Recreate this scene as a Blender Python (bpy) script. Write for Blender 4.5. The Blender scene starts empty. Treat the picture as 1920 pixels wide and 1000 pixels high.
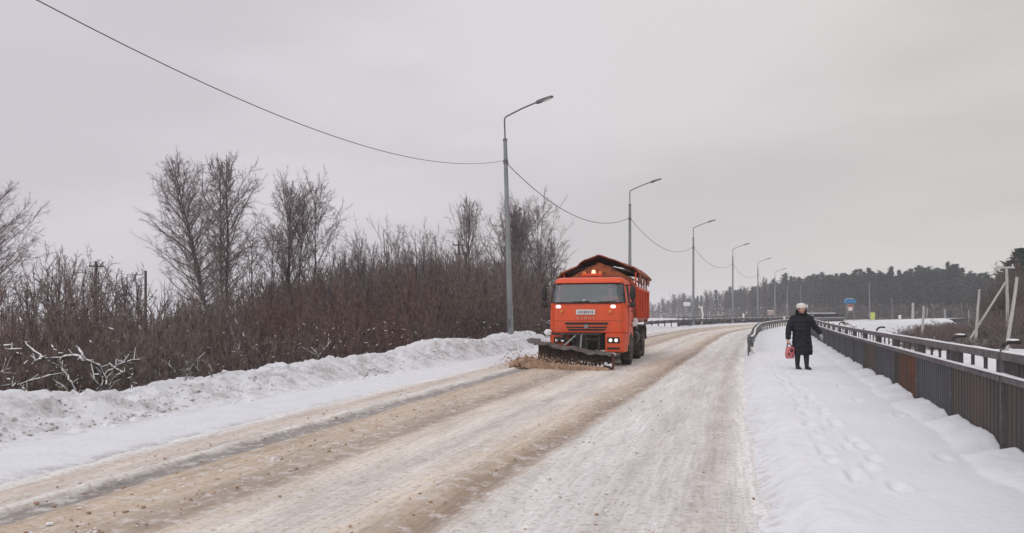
import bpy, bmesh, math, random
import numpy as np
from mathutils import Vector, Matrix, Euler

scene = bpy.context.scene
COL = scene.collection
R = math.radians

# ------------------------------------------------------------------ camera
F, CX, HY, CH = 1387.0, 960.0, 590.0, 1.52      # focal length / horizon of the 1920 px photo, eye height
cam_d = bpy.data.cameras.new('camera')
cam_d.sensor_width = 36.0
cam_d.lens = 36.0 * F / 1920.0
cam_d.shift_y = (HY - 500.0) / 1920.0
cam_d.clip_start = 0.05
cam_d.clip_end = 6000
cam = bpy.data.objects.new('camera', cam_d)
cam.location = (0, 0, CH)
cam.rotation_euler = (R(90), 0, 0)
COL.objects.link(cam)
scene.camera = cam

# ------------------------------------------------------------------ sky and sun
SUN_EL, SUN_AZ = R(42), R(215)      # high, behind the camera to its left, veiled by cloud
world = bpy.data.worlds.new('World')
scene.world = world
world.use_nodes = True
nt = world.node_tree
for n in list(nt.nodes): nt.nodes.remove(n)
def wn(t, **k):
    n = nt.nodes.new(t)
    for a, b in k.items(): setattr(n, a, b)
    return n
out = wn('ShaderNodeOutputWorld'); bg = wn('ShaderNodeBackground')
bg.inputs['Strength'].default_value = 0.1
sky = wn('ShaderNodeTexSky'); sky.sky_type = 'NISHITA'; sky.sun_disc = False
sky.sun_elevation = SUN_EL; sky.sun_rotation = SUN_AZ; sky.dust_density = 2.5
tc = wn('ShaderNodeTexCoord')
mp = wn('ShaderNodeMapping'); mp.inputs['Scale'].default_value = (1.0, 1.0, 3.6); mp.inputs['Location'].default_value = (3.1, .4, .2)
noi = wn('ShaderNodeTexNoise'); noi.inputs['Scale'].default_value = 1.7; noi.inputs['Detail'].default_value = 5; noi.inputs['Roughness'].default_value = .45
nt.links.new(tc.outputs['Generated'], mp.inputs['Vector']); nt.links.new(mp.outputs[0], noi.inputs['Vector'])
sep = wn('ShaderNodeSeparateXYZ'); nt.links.new(tc.outputs['Generated'], sep.inputs[0])
mrx = wn('ShaderNodeMapRange', interpolation_type='SMOOTHSTEP')
mrx.inputs[1].default_value = -.45; mrx.inputs[2].default_value = .75
nt.links.new(sep.outputs['X'], mrx.inputs[0])
mixx = wn('ShaderNodeMix', data_type='RGBA')
mixx.inputs['A'].default_value = (6.95, 6.56, 6.98, 1); mixx.inputs['B'].default_value = (6.68, 6.26, 5.98, 1)
nt.links.new(mrx.outputs[0], mixx.inputs['Factor'])
mrn = wn('ShaderNodeMapRange', interpolation_type='SMOOTHSTEP')
mrn.inputs[1].default_value = .36; mrn.inputs[2].default_value = .66; mrn.inputs[3].default_value = .91; mrn.inputs[4].default_value = 1.08
nt.links.new(noi.outputs['Fac'], mrn.inputs[0])
mrz = wn('ShaderNodeMapRange', interpolation_type='SMOOTHSTEP')       # overcast skies brighten towards the zenith
mrz.inputs[1].default_value = .1; mrz.inputs[2].default_value = 1.0; mrz.inputs[3].default_value = 1.0; mrz.inputs[4].default_value = 1.12
nt.links.new(sep.outputs['Z'], mrz.inputs[0])
mrh = wn('ShaderNodeMapRange', interpolation_type='SMOOTHSTEP')       # and dim a little towards the horizon
mrh.inputs[1].default_value = 0; mrh.inputs[2].default_value = .28; mrh.inputs[3].default_value = .97; mrh.inputs[4].default_value = 1.0
nt.links.new(sep.outputs['Z'], mrh.inputs[0])
muh = wn('ShaderNodeMath', operation='MULTIPLY'); nt.links.new(mrh.outputs[0], muh.inputs[0]); nt.links.new(mrz.outputs[0], muh.inputs[1])
mu = wn('ShaderNodeMath', operation='MULTIPLY'); nt.links.new(mrn.outputs[0], mu.inputs[0]); nt.links.new(muh.outputs[0], mu.inputs[1])
vs = wn('ShaderNodeVectorMath', operation='SCALE'); nt.links.new(mixx.outputs['Result'], vs.inputs[0]); nt.links.new(mu.outputs[0], vs.inputs['Scale'])
mixs = wn('ShaderNodeMix', data_type='RGBA'); mixs.inputs['Factor'].default_value = .93
nt.links.new(sky.outputs[0], mixs.inputs['A']); nt.links.new(vs.outputs[0], mixs.inputs['B'])
nt.links.new(mixs.outputs['Result'], bg.inputs['Color']); nt.links.new(bg.outputs[0], out.inputs['Surface'])

sl = bpy.data.lights.new('sun', 'SUN'); sl.energy = .9; sl.angle = R(75); sl.color = (1, .97, .93)
so = bpy.data.objects.new('sun', sl); COL.objects.link(so)
sdir = Vector((math.sin(SUN_AZ) * math.cos(SUN_EL), math.cos(SUN_AZ) * math.cos(SUN_EL), math.sin(SUN_EL)))
so.rotation_euler = sdir.to_track_quat('Z', 'Y').to_euler()

vw = scene.view_settings
vw.view_transform = 'Standard'; vw.look = 'None'; vw.exposure = 0.0; vw.gamma = 1.0; vw.use_curve_mapping = False
scene.render.engine = 'CYCLES'
scene.cycles.max_bounces = 6; scene.cycles.diffuse_bounces = 3; scene.cycles.glossy_bounces = 3
scene.cycles.transmission_bounces = 4; scene.cycles.volume_bounces = 2; scene.cycles.transparent_max_bounces = 8

# ------------------------------------------------------------------ helpers
def P(px, py, D):
    """point of the place that the photo shows at pixel (px, py), D metres away"""
    return Vector(((px - CX) / F * D, D, CH - (py - HY) * D / F))
def lin(r, g, b, k=1.0):
    f = lambda c: ((c / 255 + .055) / 1.055) ** 2.4 if c > 10 else c / 255 / 12.92
    return (min(f(r) * k, .9), min(f(g) * k, .9), min(f(b) * k, .9))

def _h(ix, iy, seed):
    n = (ix * 374761393 + iy * 668265263 + seed * 974634777) & 0xffffffff
    n = ((n ^ (n >> 13)) * 1274126177) & 0xffffffff
    n = n ^ (n >> 16)
    return (n & 0xffff) / 65535.0
def vnoise(x, y, seed=0):
    x = np.asarray(x, float); y = np.asarray(y, float)
    ix = np.floor(x).astype(np.int64); iy = np.floor(y).astype(np.int64)
    fx = x - ix; fy = y - iy
    fx = fx * fx * (3 - 2 * fx); fy = fy * fy * (3 - 2 * fy)
    a = _h(ix, iy, seed); b = _h(ix + 1, iy, seed); c = _h(ix, iy + 1, seed); d = _h(ix + 1, iy + 1, seed)
    return (a + (b - a) * fx) * (1 - fy) + (c + (d - c) * fx) * fy
def fbm(x, y, o=4, seed=0):
    s = 0; a = .5; t = 0
    for k in range(o):
        s = s + a * vnoise(x * 2 ** k, y * 2 ** k, seed + k * 17); t += a; a *= .5
    return s / t - .5
def sstep(a, b, x):
    t = np.clip((x - a) / (b - a), 0, 1); return t * t * (3 - 2 * t)

def mesh_np(name, V, Fq, smooth=True, mat=None):
    me = bpy.data.meshes.new(name)
    V = np.asarray(V, np.float32); Fq = np.asarray(Fq, np.int32); k = Fq.shape[1]
    me.vertices.add(len(V)); me.vertices.foreach_set('co', V.ravel())
    me.loops.add(Fq.size); me.loops.foreach_set('vertex_index', Fq.ravel())
    me.polygons.add(len(Fq)); me.polygons.foreach_set('loop_start', np.arange(0, Fq.size, k, dtype=np.int32))
    me.polygons.foreach_set('use_smooth', np.full(len(Fq), smooth))
    me.update(calc_edges=True); me.validate()
    if mat: me.materials.append(mat)
    return me
def grid_mesh(name, X, Y, Z, mat, flip=False, uv=None):
    m, n = X.shape
    V = np.stack([X, Y, Z], -1).reshape(-1, 3)
    i = np.arange(m - 1)[:, None] * n + np.arange(n - 1)[None, :]
    q = np.stack([i, i + 1, i + n + 1, i + n], -1).reshape(-1, 4)
    if flip: q = q[:, ::-1]
    me = mesh_np(name, V, q, True, mat)
    if uv is not None:
        l = me.uv_layers.new(name='UVMap')
        U = np.stack([uv[0], uv[1]], -1).reshape(-1, 2)[q.ravel()]
        l.data.foreach_set('uv', U.astype(np.float32).ravel())
    return me
def tubes(segs, n=3):
    """segs: (S,8) p0 p1 r0 r1 -> verts, quads"""
    S = np.asarray(segs, float)
    p0, p1, r0, r1 = S[:, 0:3], S[:, 3:6], S[:, 6], S[:, 7]
    d = p1 - p0; d /= np.linalg.norm(d, axis=1)[:, None] + 1e-9
    ref = np.where(np.abs(d[:, 2:3]) > .9, [[1., 0, 0]], [[0, 0, 1.]])
    u = np.cross(d, ref); u /= np.linalg.norm(u, axis=1)[:, None] + 1e-9
    w = np.cross(d, u)
    a = np.arange(n) * 2 * np.pi / n
    off = u[:, None, :] * np.cos(a)[None, :, None] + w[:, None, :] * np.sin(a)[None, :, None]
    A = p0[:, None, :] + off * r0[:, None, None]; B = p1[:, None, :] + off * r1[:, None, None]
    V = np.concatenate([A, B], 1).reshape(-1, 3)
    b = (np.arange(len(S)) * 2 * n)[:, None]
    k = np.arange(n)[None, :]; k2 = (k + 1) % n
    Q = np.stack([b + k, b + n + k, b + n + k2, b + k2], -1).reshape(-1, 4)
    return V, Q

def mixtubes(segs, n=3, tipr=.0):
    """like tubes, but a segment whose far radius is not above tipr ends in a point (3 triangles instead of 6)"""
    S = np.asarray(segs, float); m = S[:, 7] <= tipr
    V, Q = tubes(S[~m], n); F3 = np.concatenate([Q[:, [0, 1, 2]], Q[:, [0, 2, 3]]]) if len(Q) else np.zeros((0, 3), int)
    T = S[m]
    if len(T):
        v, q = tubes(T, n); base = np.arange(len(T))[:, None] * (2 * n); k = np.arange(n)[None, :]
        tri = np.stack([base + k, base + n + 0 * k, base + (k + 1) % n], -1).reshape(-1, 3)
        v = v.reshape(len(T), 2 * n, 3); v[:, n] = T[:, 3:6]; v = np.concatenate([v[:, :n], v[:, n:n + 1]], 1)
        base = np.arange(len(T))[:, None] * (n + 1); tri = np.stack([base + k, base + n + 0 * k, base + (k + 1) % n], -1).reshape(-1, 3) + len(V)
        V = np.concatenate([V, v.reshape(-1, 3)]); F3 = np.concatenate([F3, tri])
    return V, F3

class MB:
    """collects simple shapes into one mesh"""
    def __init__(s): s.v = []; s.f = []
    def add(s, vs, fs):
        o = len(s.v); s.v += [tuple(v) for v in vs]; s.f += [tuple(i + o for i in f) for f in fs]; return s
    def box(s, c, d, rot=None):
        x, y, z = d[0] / 2, d[1] / 2, d[2] / 2
        vs = [Vector((i * x, j * y, k * z)) for i in (-1, 1) for j in (-1, 1) for k in (-1, 1)]
        if rot is not None: vs = [rot @ v for v in vs]
        vs = [v + Vector(c) for v in vs]
        return s.add(vs, [(0, 1, 3, 2), (4, 6, 7, 5), (0, 4, 5, 1), (2, 3, 7, 6), (0, 2, 6, 4), (1, 5, 7, 3)])
    def bar(s, a, b, w, h=None):
        a, b = Vector(a), Vector(b); h = h or w
        q = (b - a).to_track_quat('Y', 'Z').to_matrix()
        return s.box((a + b) / 2, (w, (b - a).length, h), q)
    def cyl(s, a, b, r0, r1=None, n=12, cap=True):
        a, b = Vector(a), Vector(b); r1 = r0 if r1 is None else r1
        d = (b - a).normalized(); ref = Vector((1, 0, 0)) if abs(d.z) > .9 else Vector((0, 0, 1))
        u = d.cross(ref).normalized(); w = d.cross(u)
        vs = []
        for p, r in ((a, r0), (b, r1)):
            for k in range(n):
                t = 2 * math.pi * k / n; vs.append(p + (u * math.cos(t) + w * math.sin(t)) * r)
        fs = [(k, n + k, n + (k + 1) % n, (k + 1) % n) for k in range(n)]
        if cap: fs += [tuple(range(n)), tuple(reversed(range(n, 2 * n)))]
        return s.add(vs, fs)
    def path(s, pts, r, n=8):
        for a, b in zip(pts[:-1], pts[1:]):
            s.cyl(a, b, r, r, n)
        return s
    def prism(s, poly, y0, y1, axis='y'):
        """2D polygon (x,z) pushed along y (axis y), (y,z) along x (axis x), (x,y) along z"""
        n = len(poly)
        def mk(a, b, t): return {'y': (a, t, b), 'x': (t, a, b), 'z': (a, b, t)}[axis]
        vs = [mk(a, b, y0) for a, b in poly] + [mk(a, b, y1) for a, b in poly]
        fs = [(k, (k + 1) % n, n + (k + 1) % n, n + k) for k in range(n)] + [tuple(reversed(range(n))), tuple(range(n, 2 * n))]
        return s.add(vs, fs)
    def loft(s, rings, close=True, cap=True):
        n = len(rings[0]); vs = [p for r in rings for p in r]; fs = []
        for i in range(len(rings) - 1):
            for k in range(n if close else n - 1):
                k2 = (k + 1) % n
                fs.append((i * n + k, i * n + k2, (i + 1) * n + k2, (i + 1) * n + k))
        if cap: fs += [tuple(reversed(range(n))), tuple(range((len(rings) - 1) * n, len(rings) * n))]
        return s.add(vs, fs)
    def lathe(s, prof, c, axis='x', n=28):
        """prof: list of (along, radius)"""
        rings = []
        for a, r in prof:
            ring = []
            for k in range(n):
                t = 2 * math.pi * k / n; p, q = r * math.cos(t), r * math.sin(t)
                ring.append({'x': (c[0] + a, c[1] + p, c[2] + q), 'z': (c[0] + p, c[1] + q, c[2] + a), 'y': (c[0] + p, c[1] + a, c[2] + q)}[axis])
            rings.append(ring)
        return s.loft(rings)
    def ball(s, c, r, seg=8, rings=5, jit=0, rng=None):
        c = Vector(c); rr = (r, r, r) if not hasattr(r, '__len__') else r
        vs = []; fs = []
        for i in range(rings + 1):
            ph = math.pi * i / rings
            for k in range(seg):
                t = 2 * math.pi * k / seg; j = 1 + (rng.uniform(-jit, jit) if jit and 0 < i < rings else 0)
                vs.append(c + Vector((rr[0] * math.sin(ph) * math.cos(t) * j, rr[1] * math.sin(ph) * math.sin(t) * j, rr[2] * math.cos(ph) * j)))
        for i in range(rings):
            for k in range(seg):
                k2 = (k + 1) % seg; fs.append((i * seg + k, (i + 1) * seg + k, (i + 1) * seg + k2, i * seg + k2))
        return s.add(vs, fs)
    def mesh(s, name, mat, smooth=True, ang=35, bevel=0):
        me = bpy.data.meshes.new(name); me.from_pydata(s.v, [], s.f); me.update()
        bm = bmesh.new(); bm.from_mesh(me)
        bmesh.ops.remove_doubles(bm, verts=bm.verts, dist=1e-5)
        bmesh.ops.recalc_face_normals(bm, faces=bm.faces)
        if bevel:
            ed = [e for e in bm.edges if len(e.link_faces) == 2 and e.calc_face_angle(0) > R(30)]
            bmesh.ops.bevel(bm, geom=ed, offset=bevel, segments=2, affect='EDGES', clamp_overlap=True)
        bm.to_mesh(me); bm.free()
        if smooth:
            me.polygons.foreach_set('use_smooth', [True] * len(me.polygons))
            try: me.set_sharp_from_angle(angle=R(ang))
            except Exception: pass
        me.materials.append(mat)
        return me

def link(name, data, parent=None, loc=None, rot=None):
    o = bpy.data.objects.new(name, data); COL.objects.link(o)
    if parent is not None: o.parent = parent
    if loc is not None: o.location = loc
    if rot is not None: o.rotation_euler = rot
    return o
def tag(o, label, cat, group=None):
    o['label'] = label; o['category'] = cat
    if group: o['group'] = group
    return o
def thing(name, label, cat, loc=(0, 0, 0), rz=0, group=None):
    return tag(link(name, None, None, loc, (0, 0, rz)), label, cat, group)
def part(name, mb, mat, parent, label=None, **k):
    o = link(name, mb.mesh(name, mat, **k) if isinstance(mb, MB) else mb, parent)
    if label: o['label'] = label
    return o
def struct(name, me, kind='structure'):
    o = link(name, me); o['kind'] = kind; return o
def kids(o): return [c for c in bpy.data.objects if c.parent is o]
def dup(root, loc, rz=None, label=None, group=None, children=None):
    c = root.copy(); COL.objects.link(c); c.location = loc
    if rz is not None: c.rotation_euler = (0, 0, rz)
    if label: c['label'] = label
    if group: c['group'] = group
    def rec(src, dst):
        for ch in tree_of.get(src.name, ()) if children is None else children:
            d = ch.copy(); COL.objects.link(d); d.parent = dst
            for g in tree_of.get(ch.name, ()):
                e = g.copy(); COL.objects.link(e); e.parent = d
    rec(root, c)
    return c
tree_of = {}
def remember(root):
    """store children once, so that copies do not search the scene"""
    tree_of[root.name] = [c for c in bpy.data.objects if c.parent is root]
    for c in tree_of[root.name]:
        g = [x for x in bpy.data.objects if x.parent is c]
        if g: tree_of[c.name] = g
def remeshed(mb, voxel, mat, name, smooth=2):
    me = mb.mesh(name + '_base', mat, smooth=True)
    o = bpy.data.objects.new('tmp', me); COL.objects.link(o)
    m = o.modifiers.new('r', 'REMESH'); m.mode = 'VOXEL'; m.voxel_size = voxel; m.use_smooth_shade = True
    if smooth:
        k = o.modifiers.new('s', 'SMOOTH'); k.iterations = smooth; k.factor = .5
    dg = bpy.context.evaluated_depsgraph_get(); dg.update()
    r = bpy.data.meshes.new_from_object(o.evaluated_get(dg))
    r.name = name
    bpy.data.objects.remove(o); bpy.data.meshes.remove(me)
    if not r.materials: r.materials.append(mat)
    return r

# ------------------------------------------------------------------ materials
def new_mat(name):
    m = bpy.data.materials.new(name); m.use_nodes = True
    t = m.node_tree; b = t.nodes['Principled BSDF']; return m, t, b
def N(t, typ, **k):
    n = t.nodes.new(typ)
    for a, b in k.items(): setattr(n, a, b)
    return n
def mk(name, c1, c2=None, rough=.7, scale=4, lo=.35, hi=.65, bump=0, bscale=None, metal=0, detail=4, stretch=(1, 1, 1), spec=.4, third=None, coat=0):
    m, t, b = new_mat(name)
    b.inputs['Roughness'].default_value = rough; b.inputs['Metallic'].default_value = metal
    b.inputs['Specular IOR Level'].default_value = spec
    if coat: b.inputs['Coat Weight'].default_value = coat; b.inputs['Coat Roughness'].default_value = .15
    tcn = N(t, 'ShaderNodeTexCoord'); mpn = N(t, 'ShaderNodeMapping'); mpn.inputs['Scale'].default_value = stretch
    t.links.new(tcn.outputs['Object'], mpn.inputs[0])
    if c2 is None: b.inputs['Base Color'].default_value = (*c1, 1)
    else:
        nz = N(t, 'ShaderNodeTexNoise'); nz.inputs['Scale'].default_value = scale; nz.inputs['Detail'].default_value = detail
        nz.inputs['Roughness'].default_value = .6
        t.links.new(mpn.outputs[0], nz.inputs['Vector'])
        cr = N(t, 'ShaderNodeValToRGB'); e = cr.color_ramp.elements
        e[0].position = lo; e[0].color = (*c1, 1); e[1].position = hi; e[1].color = (*c2, 1)
        if third: x = e.new(third[0]); x.color = (*third[1], 1)
        t.links.new(nz.outputs['Fac'], cr.inputs[0]); t.links.new(cr.outputs[0], b.inputs['Base Color'])
    if bump:
        n2 = N(t, 'ShaderNodeTexNoise'); n2.inputs['Scale'].default_value = bscale or scale * 4; n2.inputs['Detail'].default_value = 5
        t.links.new(mpn.outputs[0], n2.inputs['Vector'])
        bp = N(t, 'ShaderNodeBump'); bp.inputs['Strength'].default_value = bump; bp.inputs['Distance'].default_value = .02
        t.links.new(n2.outputs['Fac'], bp.inputs['Height']); t.links.new(bp.outputs[0], b.inputs['Normal'])
    return m

M = {}
M['snow'] = mk('snow', (.74, .76, .80), (.82, .83, .86), rough=.75, scale=2.5, bump=.5, bscale=22, spec=.2)
M['snowcap'] = mk('snow_cap', (.78, .79, .82), (.85, .86, .88), rough=.8, scale=8, spec=.2)
M['field'] = mk('snow_field', (.66, .67, .70), (.80, .81, .84), rough=.8, scale=.35, bump=.3, bscale=3, spec=.2)
M['orange'] = mk('orange_paint', (.70, .068, .010), (.80, .088, .015), rough=.42, scale=3, lo=.3, hi=.7, spec=.45, coat=.12)
M['orange_dirt_shade'] = mk('dirty_shaded_orange_paint', (.15, .035, .018), (.50, .062, .02), rough=.6, scale=2.2, lo=.28, hi=.55, stretch=(1, 1, .5), bump=.15)  # dirty paint, its base also darkened to paint in shade on the body
M['dark'] = mk('dark_steel', (.025, .022, .021), (.075, .062, .055), rough=.65, scale=6, bump=.2, metal=.2)
M['black'] = mk('black_plastic', (.012, .012, .013), (.022, .022, .022), rough=.5, scale=8)
M['rubber'] = mk('dirty_rubber', (.03, .027, .025), (.15, .13, .115), rough=.85, scale=5, lo=.4, hi=.75, bump=.3)
M['flap'] = mk('rubber_flap', (.06, .052, .05), (.15, .13, .12), rough=.7, scale=5, bump=.3)
M['rust'] = mk('rusty_blade', (.018, .014, .013), (.07, .04, .028), rough=.6, scale=7, bump=.3, metal=.3)
M['white_paint'] = mk('white_paint', (.72, .72, .70), (.80, .80, .78), rough=.5, scale=10)
M['plate'] = mk('plate_white', (.55, .53, .52), (.72, .70, .69), rough=.5, scale=30)
M['letters'] = mk('faded_letters', (.62, .34, .26), (.72, .44, .34), rough=.6, scale=20)
M['tarp'] = mk('brown_tarpaulin', (.15, .055, .034), (.38, .13, .07), rough=.85, scale=3.5, bump=.6, bscale=9)
M['load'] = mk('sand_load', (.16, .048, .025), (.36, .11, .05), rough=.95, scale=6, bump=.8, bscale=20)
M['galv'] = mk('galvanised_pole', (.20, .22, .23), (.30, .32, .33), rough=.55, scale=3, metal=.35, stretch=(1, 1, .3))
M['galv_dark'] = mk('weathered_steel', (.10, .10, .105), (.17, .17, .175), rough=.55, scale=3, metal=.3)
M['cable'] = mk('cable', (.07, .07, .078), (.10, .10, .11), rough=.6)
M['fence_post'] = mk('fence_post_paint', (.085, .082, .088), (.16, .15, .15), rough=.7, scale=7, bump=.25, metal=.2)
M['fence_rail'] = mk('fence_rail_paint', (.075, .066, .072), (.17, .148, .15), rough=.7, scale=6, bump=.2, metal=.1)
M['fence_bar'] = mk('fence_bar_paint', (.022, .018, .020), (.05, .04, .042), rough=.7, scale=6)
M['fence_grey'] = mk('sheet_grey', (.034, .036, .044), (.055, .058, .066), rough=.55, scale=1.6, bump=.1, stretch=(1, 1, .4))
M['fence_brown'] = mk('sheet_brown', (.034, .033, .037), (.075, .052, .040), rough=.6, scale=1.5, bump=.1, stretch=(1, 1, .25))
M['fence_rust'] = mk('sheet_rust', (.038, .034, .030), (.095, .042, .022), rough=.75, scale=1.2, lo=.45, hi=.62, bump=.2, stretch=(1, 1, .2))
M['rust_orange'] = mk('rust_orange', (.070, .030, .018), (.13, .045, .020), rough=.85, scale=4, bump=.2)
M['w_rail'] = mk('guardrail_zinc', (.09, .088, .083), (.20, .195, .185), rough=.6, scale=2, bump=.15, metal=.3)
M['wood_pole'] = mk('weathered_wood', (.34, .32, .315), (.50, .48, .47), rough=.85, scale=5, stretch=(4, 4, .5), bump=.3)
M['wood_dark'] = mk('dark_wood_pole', (.05, .042, .042), (.10, .085, .08), rough=.85, scale=5, stretch=(4, 4, .5))
M['bark_birch'] = mk('birch_bark', (.08, .065, .06), (.42, .40, .39), rough=.9, scale=3.0, lo=.42, hi=.62, stretch=(3, 3, 1.2))
M['bark'] = mk('grey_brown_bark', (.055, .045, .042), (.12, .10, .095), rough=.9, scale=3, stretch=(3, 3, .6))
M['twig'] = mk('birch_twigs', (.15, .115, .112), (.27, .22, .215), rough=.9, scale=.9)
M['twig_purple'] = mk('purple_grey_twigs', (.16, .125, .13), (.28, .235, .24), rough=.9, scale=.8)
M['pine_leaf'] = mk('pine_needles', (.022, .036, .034), (.06, .085, .07), rough=.85, scale=.5)
M['pine_bark'] = mk('pine_bark', (.10, .07, .055), (.22, .17, .14), rough=.9, scale=2)
M['far_twig'] = mk('far_bare_wood', (.07, .052, .05), (.13, .10, .095), rough=.95, scale=.3)
M['coat'] = mk('black_quilted_coat', (.003, .004, .008), (.008, .010, .018), rough=.7, scale=9, bump=.25, bscale=30)
M['fur'] = mk('black_fur', (.004, .004, .005), (.014, .013, .013), rough=.95, scale=40, bump=1, bscale=90)
M['hat'] = mk('cream_knitted_wool', (.76, .71, .67), (.85, .81, .78), rough=.95, scale=40, bump=.8, bscale=120)
M['skin'] = mk('skin', (.50, .28, .21), (.60, .34, .26), rough=.55, scale=9)
M['hair'] = mk('brown_hair', (.06, .04, .03), (.10, .07, .05), rough=.8, scale=30)
M['glove'] = mk('grey_glove', (.36, .36, .38), (.50, .50, .52), rough=.9, scale=20)
M['boot'] = mk('black_boots', (.008, .008, .010), (.016, .015, .017), rough=.45, scale=12)
M['bag'] = mk('red_bag', (.42, .085, .095), (.62, .22, .22), rough=.7, scale=14, bump=.3)
M['bag_dark'] = mk('bag_dark_print', (.06, .02, .022), (.16, .04, .045), rough=.7, scale=10)
M['jacket'] = mk('hi_vis_jacket', (.62, .05, .05), (.75, .10, .09), rough=.8, scale=8, bump=.2)
M['blue'] = mk('blue_sign_paint', (.02, .16, .36), (.035, .22, .45), rough=.5, scale=4)
M['yellow'] = mk('yellow_green_sign', (.50, .55, .12), (.62, .66, .20), rough=.5, scale=4)
M['red'] = mk('red_sign_paint', (.45, .04, .04), (.55, .06, .05), rough=.5, scale=4)
M['cream'] = mk('cream_board', (.34, .28, .25), (.46, .39, .35), rough=.7, scale=4)
M['shed'] = mk('dark_planks', (.03, .03, .034), (.06, .06, .066), rough=.8, scale=3)
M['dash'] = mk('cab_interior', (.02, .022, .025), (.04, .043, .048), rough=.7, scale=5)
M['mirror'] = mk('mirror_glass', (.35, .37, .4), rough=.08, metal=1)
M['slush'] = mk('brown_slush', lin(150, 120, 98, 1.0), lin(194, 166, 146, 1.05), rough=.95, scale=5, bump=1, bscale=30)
M['dry_grass'] = mk('dry_grass', (.12, .085, .05), (.22, .17, .11), rough=.95, scale=5)

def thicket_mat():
    m, t, b = new_mat('thicket_twigs'); b.inputs['Roughness'].default_value = .95; b.inputs['Specular IOR Level'].default_value = .15
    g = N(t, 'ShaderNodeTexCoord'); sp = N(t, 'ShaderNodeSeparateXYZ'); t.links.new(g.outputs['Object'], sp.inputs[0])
    nz = N(t, 'ShaderNodeTexNoise'); nz.inputs['Scale'].default_value = .17; nz.inputs['Detail'].default_value = 4
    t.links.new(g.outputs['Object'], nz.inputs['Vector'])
    cr = N(t, 'ShaderNodeValToRGB'); e = cr.color_ramp.elements
    e[0].position = .3; e[0].color = (.138, .083, .068, 1); e[1].position = .62; e[1].color = (.150, .122, .110, 1)
    x = e.new(.48); x.color = (.130, .096, .090, 1)
    t.links.new(nz.outputs['Fac'], cr.inputs[0])
    n2 = N(t, 'ShaderNodeTexNoise'); n2.inputs['Scale'].default_value = 6; t.links.new(g.outputs['Object'], n2.inputs['Vector'])
    mr = N(t, 'ShaderNodeMapRange'); mr.inputs[1].default_value = .3; mr.inputs[2].default_value = .7; mr.inputs[3].default_value = .4; mr.inputs[4].default_value = 1.8
    t.links.new(n2.outputs['Fac'], mr.inputs[0])
    v = N(t, 'ShaderNodeVectorMath', operation='SCALE'); t.links.new(cr.outputs[0], v.inputs[0]); t.links.new(mr.outputs[0], v.inputs['Scale'])
    t.links.new(v.outputs[0], b.inputs['Base Color']); return m
M['thicket'] = thicket_mat()

def add_grime(m):
    """dried road salt and slush, thickest low on the truck"""
    t = m.node_tree; b = t.nodes['Principled BSDF']; src = b.inputs['Base Color'].links[0].from_socket
    g = N(t, 'ShaderNodeTexCoord'); sp = N(t, 'ShaderNodeSeparateXYZ'); t.links.new(g.outputs['Object'], sp.inputs[0])
    mz = N(t, 'ShaderNodeMapRange'); mz.inputs[1].default_value = .35; mz.inputs[2].default_value = 2.3; mz.inputs[3].default_value = .60; mz.inputs[4].default_value = .04
    t.links.new(sp.outputs['Z'], mz.inputs[0])
    n = N(t, 'ShaderNodeTexNoise'); n.inputs['Scale'].default_value = 5; n.inputs['Detail'].default_value = 8; n.inputs['Roughness'].default_value = .7
    mm = N(t, 'ShaderNodeMapping'); mm.inputs['Scale'].default_value = (1.4, 1.4, .5); t.links.new(g.outputs['Object'], mm.inputs[0]); t.links.new(mm.outputs[0], n.inputs['Vector'])
    mn = N(t, 'ShaderNodeMapRange'); mn.inputs[1].default_value = .38; mn.inputs[2].default_value = .66; t.links.new(n.outputs['Fac'], mn.inputs[0])
    mu = N(t, 'ShaderNodeMath', operation='MULTIPLY'); t.links.new(mz.outputs[0], mu.inputs[0]); t.links.new(mn.outputs[0], mu.inputs[1])
    mx = N(t, 'ShaderNodeMix', data_type='RGBA'); t.links.new(mu.outputs[0], mx.inputs['Factor']); t.links.new(src, mx.inputs['A']); mx.inputs["B"].default_value = (.22, .13, .09, 1)
    t.links.new(mx.outputs['Result'], b.inputs['Base Color'])
    ro = N(t, 'ShaderNodeMapRange'); ro.inputs[3].default_value = .42; ro.inputs[4].default_value = .85; t.links.new(mu.outputs[0], ro.inputs[0]); t.links.new(ro.outputs[0], b.inputs['Roughness'])
add_grime(M['orange']); add_grime(M['orange_dirt_shade'])
def emit_mat(name, c, s):
    m, t, b = new_mat(name); b.inputs['Base Color'].default_value = (*c, 1)
    b.inputs['Emission Color'].default_value = (*c, 1); b.inputs['Emission Strength'].default_value = s; b.inputs['Roughness'].default_value = .2
    return m
M['lamp_on'] = emit_mat('headlight_lit', (1, .93, .86), .5)
M['lamp_off'] = mk('headlight_glass', (.62, .62, .62), (.75, .75, .74), rough=.15, spec=.8)
M['amber'] = mk('amber_lens', (.65, .22, .05), (.72, .28, .07), rough=.25)
M['beacon_on'] = emit_mat('beacon_lit', (1, .50, .30), 1.6)
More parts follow.
